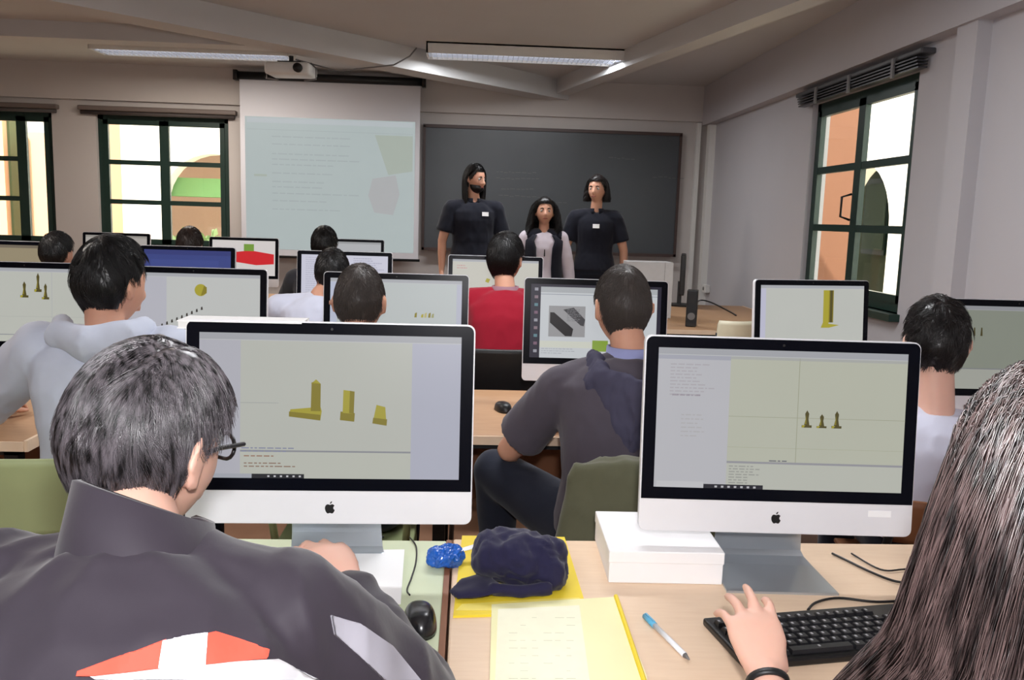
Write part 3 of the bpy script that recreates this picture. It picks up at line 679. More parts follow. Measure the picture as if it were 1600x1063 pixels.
# glasses
H = P1['H']; mb = MB(); gm = M['blkm']
for s in (-1,1):
    mb.tube([H @ Vector((s*.083,-.008,.002)), H @ Vector((s*.082,.03,.010)), H @ Vector((s*.074,.088,.012))], .0028)
    pts = [H @ Vector((s*.035+.024*math.cos(a), .102-.012*abs(math.cos(a)) , .002+.017*math.sin(a))) for a in [2*PI*i/16 for i in range(17)]]; mb.tube(pts, .0024)
mb.tube([H @ Vector((-.011,.104,.006)), H @ Vector((.011,.104,.006))], .0022)
sub(P1, 'glasses', mb, gm)
def bvh_of(o):
    me = o.data; off_ = o.matrix_world.translation if not o.parent else o.parent.location
    return BVHTree.FromPolygons([v.co+off_ for v in me.vertices], [tuple(p.vertices) for p in me.polygons])
def patch(P, name, poly, m, direction=None, nx=40, lift=.003, smooth=True, mats_of=None, dirv=None):
    """cloth panel sewn on a garment: an outline cast on to the garment's surface and given its own thickness"""
    tree = bvh_of(P['shirt']); xs = [p[0] for p in poly]; ys = [p[1] for p in poly]
    bm = bmesh.new(); vs = [bm.verts.new((x,y,0)) for x,y in poly]; f = bm.faces.new(vs)
    st = (max(xs)-min(xs))/nx; 
    x = min(xs)+st
    while x < max(xs): bmesh.ops.bisect_plane(bm, geom=bm.verts[:]+bm.edges[:]+bm.faces[:], plane_co=(x,0,0), plane_no=(1,0,0)); x += st
    y = min(ys)+st
    while y < max(ys): bmesh.ops.bisect_plane(bm, geom=bm.verts[:]+bm.edges[:]+bm.faces[:], plane_co=(0,y,0), plane_no=(0,1,0)); y += st
    bm.verts.ensure_lookup_table(); last = None; co = {}
    for v in bm.verts:
        r_ = Vector(ray(v.co.x, v.co.y)).normalized(); hit, nr, _, dd = tree.ray_cast(Vector(CAM), r_)
        co[v.index] = (hit, nr, dd)
    good = [c for c in co.values() if c[0]]; mb = MB()
    if not good: bm.free(); return None
    md = sum(c[2] for c in good)/len(good); vs = []; idx = {}
    for v in bm.verts:
        h, nr, dd = co[v.index]
        if h is None: h = Vector(CAM)+Vector(ray(v.co.x, v.co.y)).normalized()*md; nr = -Vector(ray(v.co.x,v.co.y)).normalized()
        if nr.dot(Vector(ray(v.co.x,v.co.y))) > 0: nr = -nr
        vs.append((h+nr*lift, h-nr*.002))
    n = len(vs); tv = [a for a,b in vs]+[b for a,b in vs]; fs = []
    for f in bm.faces:
        ii = [v.index for v in f.verts]; fs.append(tuple(ii)); fs.append(tuple(i+n for i in ii[::-1]))
    for e in bm.edges:
        if len(e.link_faces) == 1: a, b = e.verts[0].index, e.verts[1].index; fs.append((a,b,b+n,a+n))
    bm.free(); mb.add(tv, fs); return sub(P, name, mb, m)
red = cloth('coral_red_panel', (238,88,70), .05, .6); wh = cloth('white_panel', (235,236,240), .04, .6)
patch(P1, 'sleeve_lining', [(516,962),(560,975),(610,1010),(655,1063),(600,1063),(560,1025),(522,992)], mat('pale_grey_lining', (170,168,178), .7))
patch(P1, 'white_panel', [(300,1063),(150,1063),(130,1052),(250,1042),(380,1034),(432,1030),(500,1063)], wh, lift=.0025)
patch(P1, 'red_panel', [(122,1050),(120,1058),(150,1058),(250,1046),(260,1000),(200,1022)], red)
patch(P1, 'white_stripe', [(255,1003),(248,1045),(320,1040),(322,992)], wh, lift=.0045)
patch(P1, 'red_panel', [(322,992),(320,1040),(415,1030),(418,1016),(395,1008),(335,989)], red)

# --- the girl at the front right -----------------------------------------------
gh = PD(1662, 770, .80)
def h_girl(H):
    def shape(p, t, rng):
        k = np.clip((-.16-p[:,2])/.25, 0, 1); fr = (p[:,0] < -.02)
        p[:,0] -= np.where(fr, .05*k, 0); p[:,1] += np.where(fr, .10*k, 0); return p
    A = Matrix.Translation(H.translation) @ Matrix.Rotation(.1, 4, 'Z')
    return 'long', [hair_cap(H, .010, 3, 'long', top=1.2), hair_long(A, 12000, 11, (.40,.52), ([-.14,-.08,0,.08,.16,.24,.34,.5], [.02,.088,.106,.120,.134,.148,.162,.175]), amin=2.2, lay=(.70,1.03), wob=.005, seg=18, r0=.0010, r1=.6, shape=shape)]
gs = cloth('white_cotton', (238,238,244), .04)
P2 = person('girl with long glossy dark hair typing on the black keyboard at the front right', (gh.x+.02,.50,.56), (gh.x+.01,.66,.965), gh, 0, (.12,-.25,0), 'skinp', gs, 'long', jean, h_girl,
    LH=PD(1196,1052,1.17), LHf=(.0,.86,.52), RH=(.86,1.22,.775), vox=.0045, cv=.008, sc=.96, sh_w=.155, Lel=(-.15,-.5,-.8), curl=.22, curls=(.30,.22,.30,.42), sh_f=.0, thumb=.25, slv=.78, seed=5, knees=None)
e, T, hf = P2['arms'][-1]; dr = (T-e).normalized()
mb = MB(); 
def band(mb, c, ax, r, wd, th):
    u = ax.orthogonal().normalized(); v = ax.cross(u); n = 28; vs = []
    for rr_, a_ in ((r,-wd/2),(r+th,-wd/2),(r+th,wd/2),(r,wd/2)):
        for i in range(n): q = 2*PI*i/n; vs.append(c+ax*a_+(u*math.cos(q)+v*math.sin(q))*rr_)
    mb.add(vs, [(k*n+i, k*n+(i+1)%n, ((k+1)%4)*n+(i+1)%n, ((k+1)%4)*n+i) for k in range(4) for i in range(n)]); return mb
sub(P2, 'bracelet', band(MB(), T-dr*.018, dr, .0255, .009, .004), M['blkm'])

# --- boys and others in the middle rows ------------------------------------------
def seated(label, hx, d, yaw=0, hrot=(0,0,0), lean=.16, drop=.175, back=.05, side=0.0, hands=None, **k):
    head = PD(hx[0], hx[1], d)
    fw = Vector((-math.sin(yaw), math.cos(yaw), 0)); rt = Vector((math.cos(yaw), math.sin(yaw), 0))
    neck = head - fw*back - Vector((0,0,drop)) - rt*side; hip = Vector((neck.x, neck.y, .56)) - fw*lean
    if hands: LH, RH = hands
    else: LH = neck+fw*.42-rt*.2; LH.z = .77; RH = neck+fw*.42+rt*.2; RH.z = .77
    k.setdefault('LHf', fw); k.setdefault('RHf', fw)
    return person(label, hip, neck, head, yaw, hrot, LH=LH, RH=RH, **k)
hoodm = cloth('light_grey_hoodie_fabric', (200,206,222), .06)
P3 = seated('boy in a pale grey hoodie seated before the screen with a round ball drawing', (174,443), 2.38, hs=1.0, yaw=0, hrot=(-.45,-.08,.05), shirt=hoodm, trousers=jean, skin='skin', girth=1.05, sh_w=.17,
    hair=sh('black', style='shortlow', thick=.014, n=3500, seed=8, L=(.03,.05), lift=.3, clump=250, top=1.6, r0=.0009), vox=.008, lean=.02, side=.0, shirt_name='hoodie', wr=(.012,7), seed=3, sleeve_r=1.2, drop=.130, hands=(Vector((-1.48,2.70,.77)), Vector((-.95,2.9,.77))), Lel=(-.8,-.1,-.7))
nk = P3['neck']+Vector((0,0,.018)); mb = MB()
mb.loft([nk+Vector((-.115,.01,.0)), nk+Vector((-.09,-.075,-.015)), nk+Vector((0,-.115,-.035)), nk+Vector((.09,-.075,-.015)), nk+Vector((.115,.01,.0))], [.030,.042,.052,.042,.030], [.028,.036,.042,.036,.028], (0,0,1), 16)
me = remesh(mb, .008, 3); wrinkle(me, .008, 16, 3); sub(P3, 'hood', None, hoodm, me=me)

dg_ = cloth('dark_grey_cotton', (82,76,86), .1)
P4 = seated('boy in a dark grey hooded T-shirt before the screen showing two black shapes', (972,480), 2.40, yaw=.0, hrot=(.22,-.06,0), shirt=dg_, sleeve='short', trousers=jean, girth=1.16, sh_w=.185, sh_dz=(-.03,-.01),
    hair=sh('ashen', style='shortlow', thick=.007, n=4500, seed=9, L=(.012,.022), lift=.4, r0=.0008, top=1.3), vox=.008, lean=.06, shirt_name='hooded_shirt', wr=(.009,8), seed=6, slen=.76, drop=.140,
    hands=(Vector((.27,2.68,.765)), Vector((.66,2.80,.77))), Lel=(-.8,-.3,-.7), knees=(PD(772,735,2.62), PD(880,800,2.6)), feet=(PD(790,735,2.75)-Vector((0,0,.48)), None), side=-.02)
nk = P4['neck']; mb = MB()
mb.loft([nk+Vector((-.10,.02,.0)), nk+Vector((-.11,-.10,-.06)), nk+Vector((-.01,-.165,-.13)), nk+Vector((.09,-.14,-.09)), nk+Vector((.115,.0,.0))], [.032,.070,.105,.085,.035], [.022,.030,.038,.034,.025], (0,0,1), 18)
me = remesh(mb, .008, 3); wrinkle(me, .014, 20, 7, (1,1,.35), .005, 50); sub(P4, 'hood', None, mat('purple_grey_hood_lining', (74,72,92), .8, .2, scale=50), me=me)
lav = mat('lavender_collar', (160,166,214), .8)
ring_collar(P4, lav, nk+Vector((0,0,-.01)), nk+Vector((0,.01,.035)), .074, .064)

P5 = seated('short-haired boy seen from behind between the two middle-left screens', (562,472), 2.74, hs=.98, yaw=0, hrot=(-.05,-.12,0), shirt=cloth('dim_grey_shirt', (110,108,112)), trousers=jean,
    hair=sh('ashen', thick=.006, n=3500, seed=10, L=(.010,.020), lift=.4, r0=.0009, top=1.5), vox=.011, seed=7)
P6 = seated('boy in a red jumper seen from behind below the woman in the waistcoat', (790,406), 4.0, yaw=0, hrot=(-.4,-.05,0), shirt=cloth('crimson_jumper', (150,16,40), .1), trousers=jean, drop=.148, girth=1.0, sh_w=.155,
    hair=sh('black', style='shortlow', thick=.014, n=2200, seed=12, L=(.03,.05), r0=.0013, top=1.8), vox=.011, seed=8, shirt_name='jumper', sc=.95)
ring_collar(P6, mat('dusty_pink_collar', (150,110,122), .8), P6['neck']+Vector((0,0,-.015)), P6['neck']+Vector((0,0,.03)), .072, .062)
P7 = seated('student in a white shirt with dark hair in front of the third row screen', (519,428), 4.25, yaw=.0, hrot=(.1,-.1,0), shirt=cloth('bluish_white_shirt', (206,210,228), .04), trousers=jean,
    hair=sh('black', thick=.017, n=1800, seed=13, L=(.02,.04), r0=.0014), vox=.012, seed=9, side=.05, lean=.10, drop=.120, sh_w=.20)
P8 = seated('dark-haired student in the far row, head just above the white-shirted one', (507,384), 5.7, yaw=0, shirt=cloth('plain_dark_top', (60,60,66)), trousers=jean,
    hair=sh('black', thick=.020, n=1400, seed=14, r0=.0018), vox=.013, seed=10)
P9 = seated('dark-haired student at the far left by the tan screen', (90,397), 4.5, hs=.86, yaw=0, hrot=(-.3,0,0), shirt=cloth('plain_brown_top', (92,74,66)), trousers=jean,
    hair=sh('black', thick=.018, n=1500, seed=15, r0=.0015), vox=.013, seed=11)
P10 = seated('brown-haired student whose head shows below the window beside the screen', (297,384), 5.8, yaw=0, shirt=cloth('plain_green_top', (70,84,66)), trousers=jean,
    hair=sh('brown', thick=.018, n=1500, seed=16, r0=.0018), vox=.013, seed=12)
P11 = seated('dark-haired boy in a white T-shirt seated on the right side', (1461,536), 2.46, yaw=-.15, hrot=(-.1,-.02,0), shirt=cloth('white_cotton_tee', (216,218,236), .04), sleeve='short', trousers=jean, skin='skinp',
    hair=sh('dark', thick=.012, n=4000, seed=17, L=(.02,.04), lift=.6, r0=.0010, top=1.9, clump=300, jitter=.7), vox=.008, seed=13, shirt_name='t_shirt', drop=.20, lean=.04, hs=.98)

# --- the three standing people ---------------------------------------------------
navy = cloth('navy_polo_fabric', (24,26,38), .15)
def standing(label, eye, d, height, yaw, hrot, **k):
    head = PD(eye[0], eye[1], d); fw = Vector((-math.sin(yaw), math.cos(yaw), 0))
    sc = k.get('sc', 1.0); neck = head - Vector((0,0,.19*sc)) - fw*.015; hip = Vector((neck.x, neck.y, neck.z-.52*sc))
    return person(label, hip, neck, head, yaw, hrot, stand=True, face=True, vox=.009, **k)
def h_longman(H):
    A = Matrix.Translation(H.translation) @ Matrix.Rotation(PI+.5, 4, 'Z')
    return 'black', [hair_cap(H, .012, 5, 'long', top=1.2), hair_long(A, 3200, 21, (.24,.34), ([-.14,-.08,0,.1,.2,.34], [.02,.085,.098,.096,.090,.084]), amin=1.75, r0=.0022)]
def h_bob(key, l0, l1, rad, n=2600, seed=22, curly=.006, r0=.0022, amin=1.7, thick=.014):
    return lambda H: (key, [hair_cap(H, thick, seed, 'long', top=1.3), hair_long(H, n, seed, (l0,l1), ([-.14,-.08,0,.08,.16,.3], rad), amin=amin, curly=curly, r0=r0, seg=11)])
T1 = standing('bearded man with long black hair and navy polo shirt standing left at the chalkboard', (742,279), 7.2, 1.83, PI+.15, (.75,-.12,0), shirt=navy, sleeve='short', trousers=cloth('black_trousers', (20,20,24)), hair=h_longman, shirt_name='polo_shirt', sh_w=.19, girth=1.08,
    LH=None, RH=None, seed=20)
def beard(P):
    H = P['H']; mb = MB(); D = dirs(40,30); vs = []
    for d in D:
        x,y,z = d; e = min(1, max(0, (-.42-z)/.2))*min(1, max(0,(y+.1)/.3)); vs.append(H @ skull(d, .014*e+.012*e*max(0,y) if e > 0 else -.008))
    mb.add(vs, grid_faces(40,30)); sub(P, 'beard', mb, HAIR['black'])
beard(T1)
T2 = standing('man with shoulder-touching dark hair and navy polo shirt standing right at the chalkboard', (933,296), 7.2, 1.74, PI-.1, (-.35,.02,0), shirt=navy, sleeve='short', trousers=cloth('dark_blue_trousers', (24,28,40)), hair=h_bob('dark', .07,.11, [.02,.085,.102,.108,.104,.10], seed=31, curly=.010), shirt_name='polo_shirt', sh_w=.175, sc=.97, seed=21)
pk = cloth('blush_white_blouse', (216,206,216), .05)
T3 = standing('short woman with curly dark hair, white blouse and navy waistcoat at the chalkboard', (851,331), 7.15, 1.57, PI, (.0,.08,0), shirt=pk, sleeve='long', trousers=cloth('dark_slacks', (26,26,32)), hair=h_bob('black', .14,.21, [.03,.10,.12,.135,.14,.12], seed=33, curly=.022, n=3200), shirt_name='blouse', sc=.88, sh_w=.165, seed=22)
# waistcoat: open-fronted shell over the blouse
vm = cloth('navy_waistcoat_fabric', (26,28,40), .15)
def waistcoat(P, sc):
    mb = MB(); hip = P['tor'](0); T = (-.02,.15,.35,.55,.72,.84,.90,.95); RX = (.178,.172,.160,.163,.172,.170,.12); RY = (.130,.128,.122,.124,.128,.115,.09); n = 34; vs = []
    for lay in (.022,.014):
        for j, t in enumerate(T):
            c = P['tor'](t); op = .40 if t < .8 else .5; TT = (-.10,0,.12,.3,.5,.7,.84,.93,.99); RXj = np.interp(t, TT, (.12,.165,.165,.148,.150,.165,.170,.125,.07)); RYj = np.interp(t, TT, (.09,.118,.115,.108,.112,.118,.105,.082,.062))
            for i in range(n+1):
                a = PI/2+op+(2*PI-2*op)*i/n; x = math.cos(a); y = math.sin(a)
                vs.append(c+P['rt']*x*(RXj*sc+lay+.012)+P['fw']*y*(RYj*sc+lay+.012))
    N = n+1; K = len(T); f = []
    for l in (0,1):
        for j in range(K-1):
            for i in range(n): q = l*K*N; f.append((q+j*N+i,q+j*N+i+1,q+(j+1)*N+i+1,q+(j+1)*N+i))
    for j in range(K-1):
        for i in (0,n): f.append((j*N+i,(j+1)*N+i,K*N+(j+1)*N+i,K*N+j*N+i))
    for j in (0,K-1):
        for i in range(n): f.append((j*N+i,j*N+i+1,K*N+j*N+i+1,K*N+j*N+i))
    mb.add(vs, f)
    for s in (-1,1): mb.limb([P['neck']-Vector((0,0,.035*sc))+P['rt']*s*.05, P['neck'].lerp(P['sh'][s],.80)+Vector((0,0,-.004))], [.050*sc+.018,.056*sc+.020], 16)
    return sub(P, 'waistcoat', mb, vm)
waistcoat(T3, .88)
def badge(P, u, v, lab='white name label'):
    tree = bvh_of(P['shirt']); o = P['tor'](v)+P['rt']*u+P['fw']*.6
    mb = MB(); vs = []
    for a in (-.028,0,.028):
        for b in (-.017,.017):
            h = tree.ray_cast(o+P['rt']*a+Vector((0,0,b)), -P['fw'])
            vs.append((h[0] if h[0] else o-P['fw']*.45+P['rt']*a+Vector((0,0,b)))+P['fw']*.006)
    vs2 = [v-P['fw']*.006 for v in vs]
    mb.add(vs+vs2, [(0,2,3,1),(2,4,5,3),(6,7,9,8),(8,9,11,10),(0,1,7,6),(4,10,11,5),(0,6,8,2),(2,8,10,4),(1,3,9,7),(3,5,11,9)])
    sub(P, 'name_badge', mb, M['pap'], False)
badge(T1, -.08, .80); badge(T2, .0, .76)
for P in (T1, T2): ring_collar(P, navy, P['neck']+Vector((0,0,-.02)), P['neck']+Vector((0,0,.025)), .080, .066, open_=.3)
mb = MB(); c = T3['tor'](.62)+T3['fw']*.15; mb.limb([c+Vector((0,0,.03)), c-Vector((0,0,.02))], [.004,.006], 8); sub(T3, 'pendant', mb, M['blk'])

# ------------------------------------------------------------------ desks
DZ = .73
def desk(label, x0, x1, y0, y1, top, edge=None, group=None, z=DZ, panel=True, apron=.0, seam=None):
    cx, cy = (x0+x1)/2, (y0+y1)/2; t = thing('desk', label, 'desk', (cx, cy, 0), 0, group); a, b = (x1-x0)/2, (y1-y0)/2
    MB().box(-a,a,-b,b,z-.028,z,bev=.004).build('desk_top', top, t)
    if edge: MB().box(a-.0005,a+.010,-b,b,z-.032,z+.001).box(-a,a,-b-.006,-b+.0005,z-.03,z-.002).build('edge_banding', edge, t)
    MB().box(-a+.05,a-.05,-b+.06,-b+.085,z-.06,z-.028).box(-a+.05,a-.05,b-.085,b-.06,z-.06,z-.028).box(-a+.05,-a+.075,-b+.06,b-.06,z-.06,z-.028).box(a-.075,a-.05,-b+.06,b-.06,z-.06,z-.028).build('frame', M['blkm'], t)
    for sx in (-1,1):
        for sy in (-1,1): MB().box(sx*(a-.07)-.02,sx*(a-.07)+.02,sy*(b-.08)-.02,sy*(b-.08)+.02,0,z-.028).build('leg', M['blkm'], t)
    if panel: MB().box(-a+.09,a-.09,b-.06,b-.045,.30,z-.03).build('modesty_panel', M['woodd'], t)
    return t
desk('pale green topped desk with brown edging under the front left computer', -1.30, -.034, 1.02, 1.74, M['gtop'], M['woodd'], panel=False)
desk('light wooden desk under the front right computer, keyboard and yellow folders', -.020, 1.45, 1.02, 1.75, M['wood'], M['wood'], panel=False)
g = 'desks of the second row'
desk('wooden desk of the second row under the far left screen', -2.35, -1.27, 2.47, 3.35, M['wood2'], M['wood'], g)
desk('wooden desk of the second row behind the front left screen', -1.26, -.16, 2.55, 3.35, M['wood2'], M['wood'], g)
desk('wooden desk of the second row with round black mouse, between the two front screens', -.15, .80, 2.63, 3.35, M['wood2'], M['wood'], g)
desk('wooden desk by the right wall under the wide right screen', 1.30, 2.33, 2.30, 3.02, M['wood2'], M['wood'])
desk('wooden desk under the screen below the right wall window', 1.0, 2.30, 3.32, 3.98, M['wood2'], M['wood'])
g = 'desks of the third row'
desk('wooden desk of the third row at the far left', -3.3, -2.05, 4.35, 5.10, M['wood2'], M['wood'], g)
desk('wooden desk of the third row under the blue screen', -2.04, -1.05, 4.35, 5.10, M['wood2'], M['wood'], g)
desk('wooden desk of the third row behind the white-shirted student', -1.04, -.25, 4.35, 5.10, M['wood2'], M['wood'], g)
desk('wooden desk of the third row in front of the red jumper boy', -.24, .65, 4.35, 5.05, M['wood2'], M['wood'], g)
g = 'desks of the far row'
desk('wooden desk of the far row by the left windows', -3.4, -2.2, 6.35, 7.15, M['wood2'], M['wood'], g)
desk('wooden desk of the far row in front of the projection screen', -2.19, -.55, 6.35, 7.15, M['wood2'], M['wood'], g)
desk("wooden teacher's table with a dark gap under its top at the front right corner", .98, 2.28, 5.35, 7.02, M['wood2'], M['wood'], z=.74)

# ------------------------------------------------------------------ all-in-one computers
LOGO = [(-.02,.86),(.0,.70),(.10,.56),(.30,.66),(.52,.68),(.74,.56),(.86,.40),(.70,.24),(.64,.02),(.70,-.20),(.92,-.38),(.82,-.62),(.62,-.90),(.42,-1.0),(.22,-.94),(.04,-.88),(-.16,-.94),(-.36,-1.0),(-.56,-.88),(-.78,-.56),(-.90,-.18),(-.88,.20),(-.72,.50),(-.48,.66),(-.24,.64),(-.08,.57)]
LOGO[0:2] = []
LEAF = [(.02,.72),(.04,.92),(.18,1.12),(.40,1.22),(.38,1.00),(.24,.82)]
def imac(label, loc, rz, content, group=None, e=1.0, tilt=5, base_dy=0.0, sticker=False, zoff=0.0):
    t = thing('computer', label, 'computer', loc, rz, group)
    W_, Hh = .264, .377; zc = .092+zoff
    T_ = Matrix.Translation((0, .0, zc)) @ Matrix.Rotation(math.radians(-tilt), 4, 'X')
    def tr(mb): mb.v = [tuple(T_ @ Vector(v)) for v in mb.v]; return mb
    def rr(x0,x1,z0,z1,r,n=5):
        P = []
        for cx, cz, a0 in ((x1-r,z1-r,0),(x0+r,z1-r,90),(x0+r,z0+r,180),(x1-r,z0+r,270)):
            for i in range(n+1): a = math.radians(a0+90*i/n); P.append((cx+r*math.cos(a), cz+r*math.sin(a)))
        return P
    m = MB(); out = rr(-W_,W_,0,Hh,.014); n = len(out); lay = [(0,1.0),(.016,1.0),(.024,.93),(.036,.72),(.042,.40)]
    vs = [(u*k if j > 1 else u, y, (v-Hh/2)*k+Hh/2 if j > 1 else v) for j, (y, k) in enumerate(lay) for u, v in out]
    m.add(vs, [(j*n+i, j*n+(i+1)%n, (j+1)*n+(i+1)%n, (j+1)*n+i) for j in range(len(lay)-1) for i in range(n)]+[tuple(range(n)), tuple(range((len(lay)-1)*n, len(lay)*n))[::-1]])
    tr(m).build('housing', M['alu'], t)
    bz = .063
    ch = MB().prism([p for p in rr(-W_+.001,W_-.001,.001,.09,.013)][:] , -.0012, .0, lambda u,v,w_: (u,w_,v)); 
    ch = MB().prism(rr(-W_+.0012,W_-.0012,.0012,bz+.004,.0125)[12:]+[(W_-.0012,bz),(-W_+.0012,bz)], -.0022, .0, lambda u,v,w_: (u,w_,v))
    tr(ch).build('chin', M['alu'], t)
    gl = MB().prism([(-W_+.0025,bz),(W_-.0025,bz)]+rr(-W_+.0025,W_-.0025,bz,Hh-.0025,.0125)[:12], -.0034, .0, lambda u,v,w_: (u,w_,v))
    tr(gl).build('glass_bezel', M['bez'], t)
    sx, s0, s1 = .2385, bz+.023, bz+.023+.268
    cols = []; s = MB()
    def poly(pts, col, k):
        if col not in cols: cols.append(col)
        s.m = cols.index(col); y = -.0036-.00012*k
        s.add([(-sx+2*sx*u, y, s0+(s1-s0)*v) for u,v in pts], [tuple(range(len(pts)))])
    content(poly); tr(s).build('screen', [scr(c, e) for c in cols], t, fix=False)
    lg = MB(); q = .0105
    for pts in (LOGO, LEAF): lg.prism([(u*q*.95, bz/2-.001+v*q) for u,v in pts], -.0028, -.001, lambda u,v,w_: (u,w_,v))
    tr(lg).build('logo', M['blk'], t)
    if sticker: tr(MB().box(.178,.222,-.0030,-.0018,.038,.050)).build('sticker', M['pap'], t)
    tr(MB().cyl((0,-.0040,Hh-.013), .0025, .001, axis='y', n=10)).build('webcam', M['blk'], t)
    st = MB(); w1 = .095
    path = [(-.070,.0035),(.06,.0035),(.095,.006),(.106,.02),(.104,.05),(.088,.11),(.062,.20),(.045,.235)]
    ws = [.105,.100,.094,.090,.088,.085,.082,.080]
    vs = []
    for (y, z), w_ in zip(path, ws):
        for sx_ in (-1,1): vs.append((sx_*w_, y, z)); 
    tn = [(0,1)]*2+[(-.5,.8),(-1,.1),(-1,-.2),(-1,-.35),(-1,-.4),(-1,-.4)]
    for ((y, z), w_, (ny, nz)) in zip(path, ws, tn):
        for sx_ in (-1,1): vs.append((sx_*w_, y+ny*.0045*(1 if abs(nz) < .9 else 0), z+(.0045 if abs(nz) > .5 else 0)))
    K = len(path); fs = []
    for j in range(K-1): a, b = 2*j, 2*j+1; c, d = a+2, b+2; o_ = 2*K; fs += [(a,b,d,c),(a+o_,c+o_,d+o_,b+o_),(a,c,c+o_,a+o_),(b,b+o_,d+o_,d)]
    fs += [(0,2*K,2*K+1,1),(2*K-2,2*K-1,4*K-1,4*K-2)]
    st.add(vs, fs); st.v = [(x, y+base_dy, z-.0035*(z < .01)) for x,y,z in st.v]; st.build('stand', M['aludark'], t)
    return t
R_ = lambda u0,v0,u1,v1: [(u0,v0),(u1,v0),(u1,v1),(u0,v1)]
OL, OD, ODK = (176,166,50), (140,128,32), (84,76,30)
def ngon(cu, cv, r, n=18, asp=1.78): return [(cu+r*math.cos(2*PI*i/n), cv+r*asp*math.sin(2*PI*i/n)) for i in range(n)]
def textlines(p, u0, u1, v, n, col, dv=.022, seed=0, k=3, h=.008):
    r = random.Random(seed)
    for i in range(n):
        x = u0; e = u0+(u1-u0)*r.uniform(.5,1)
        while x < e: l = r.uniform(.008,.03); p(R_(x, v-i*dv, min(x+l,e+.01), v-i*dv+h), col, k); x += l+.006
def app(p, left=.16, right=.0, bg=(196,198,178), side=(190,190,200), bottom=.14, quad=False):
    p(R_(0,0,1,1), (202,204,206), 0); p(R_(0,.955,1,1), (176,178,184), 1); p(R_(left,bottom,1-right,.95), bg, 1)
    if left: p(R_(0,0,left,.95), side, 1)
    if right: p(R_(1-right,0,1,.95), (186,188,204), 1)
    p(R_(left,bottom-.012,1-right,bottom), (150,152,158), 2); p(R_(left,0,1-right,bottom-.012), (198,200,190), 1)
def c_front_left(p):
    app(p, .155, .19, (196,198,190), bottom=.195); textlines(p,.16,.36,.205,2,(140,144,170),seed=2); textlines(p,.17,.36,.15,1,(160,120,100),seed=3); textlines(p,.17,.38,.10,2,(150,124,108),seed=4)
    p(R_(.155,.52,.30,.524),(168,172,170),3); 
    p([(0.340,.43),(0.460,.41),(0.465,.47),(0.460,.50),(0.345,.48)],OL,4); p([(0.340,.43),(0.460,.405),(0.460,.445),(0.340,.465)],OD,5)
    p([(0.423,.47),(0.460,.47),(0.460,.66),(0.425,.67)],OD,6); p([(0.423,.66),(0.442,.69),(0.460,.66)],OL,6)
    p([(0.535,.41),(0.590,.40),(0.592,.46),(0.537,.47)],OD,4); p([(0.545,.46),(0.588,.455),(0.590,.61),(0.547,.62)],OL,5); p([(0.570,.46),(0.588,.455),(0.590,.61),(0.572,.615)],OD,6)
    p([(0.660,.39),(0.715,.375),(0.717,.42),(0.663,.43)],OD,4); p([(0.665,.43),(0.713,.42),(0.709,.505),(0.675,.52)],OL,5)
    p(R_(0,0,.20,.03),(176,180,190),4); p(R_(.20,.0,.40,.03),(22,24,34),5)
    for i in range(6): p(R_(.26+.024*i,.008,.268+.024*i,.020),(210,210,215),6)
def chess(p, cu, cv, h, w, k=5):
    p(R_(cu-w*1.5,cv,cu+w*1.5,cv+h*.14),ODK,k); p([(cu-w*1.5,cv),(cu-w*.9,cv),(cu-w*.4,cv+h*.14),(cu-w*1.3,cv+h*.14)],OL,k+1)
    p([(cu-w*.8,cv+h*.14),(cu+w*.8,cv+h*.14),(cu+w*.45,cv+h*.5),(cu+w*.6,cv+h*.8),(cu,cv+h),(cu-w*.6,cv+h*.8),(cu-w*.4,cv+h*.5)],ODK,k); p([(cu-w*.7,cv+h*.2),(cu-w*.1,cv+h*.2),(cu-w*.2,cv+h*.75),(cu-w*.4,cv+h*.5)],OD,k+1)
def c_front_right(p):
    app(p, .29, .0, (196,198,182), (198,198,204), bottom=.20); p(R_(.29,.93,1,.95),(182,184,180),3); p(R_(0,.92,.29,.95),(176,178,190),3)
    textlines(p,.05,.24,.88,10,(184,180,186),.024,5); textlines(p,.06,.18,.66,1,(164,156,166),seed=6,h=.012); textlines(p,.10,.22,.52,6,(188,186,188),.03,7)
    p(R_(.565,.20,.568,.95),(170,172,150),3); p(R_(.29,.52,1,.524),(172,174,152),3); p(R_(.29,.30,1,.303),(180,182,158),3)
    p(R_(.29,.185,1,.20),(160,160,166),4); textlines(p,.46,.56,.205,1,(110,112,124),seed=8,k=5); textlines(p,.30,.42,.16,7,(164,166,160),.02,9)
    for i, x in enumerate((.605,.665,.725)): chess(p, x, .455, (.125,.10,.125)[i], .0135)
    p(R_(.01,0,.20,.045),(208,208,212),4); p(R_(.20,0,.44,.03),(26,26,40),5)
    for i in range(7): p(R_(.245+.026*i,.006,.255+.026*i,.020),(200,200,205),6)
def c_left_far(p):
    app(p, 0, 0, (196,198,190), bottom=.10); chess(p,.50,.60,.22,.02); chess(p,.60,.68,.26,.018); chess(p,.655,.58,.22,.018); p(R_(.70,.1,.703,.95),(176,178,184),3); p(R_(.0,.34,1,.344),(178,180,176),3)
def c_ball(p):
    app(p, .30, 0, (200,202,200), bottom=.05); p(ngon(.555,.78,.046),OL,5); p([(.555,.70),(.60,.74),(.60,.82),(.58,.84)],OD,6)
    for i in range(9): u = .26+.037*i; v = .29+.030*i; p([(u,v-.02),(u+.016,v-.015),(u+.012,v+.028),(u+.002,v+.02)],(56,50,44),5)
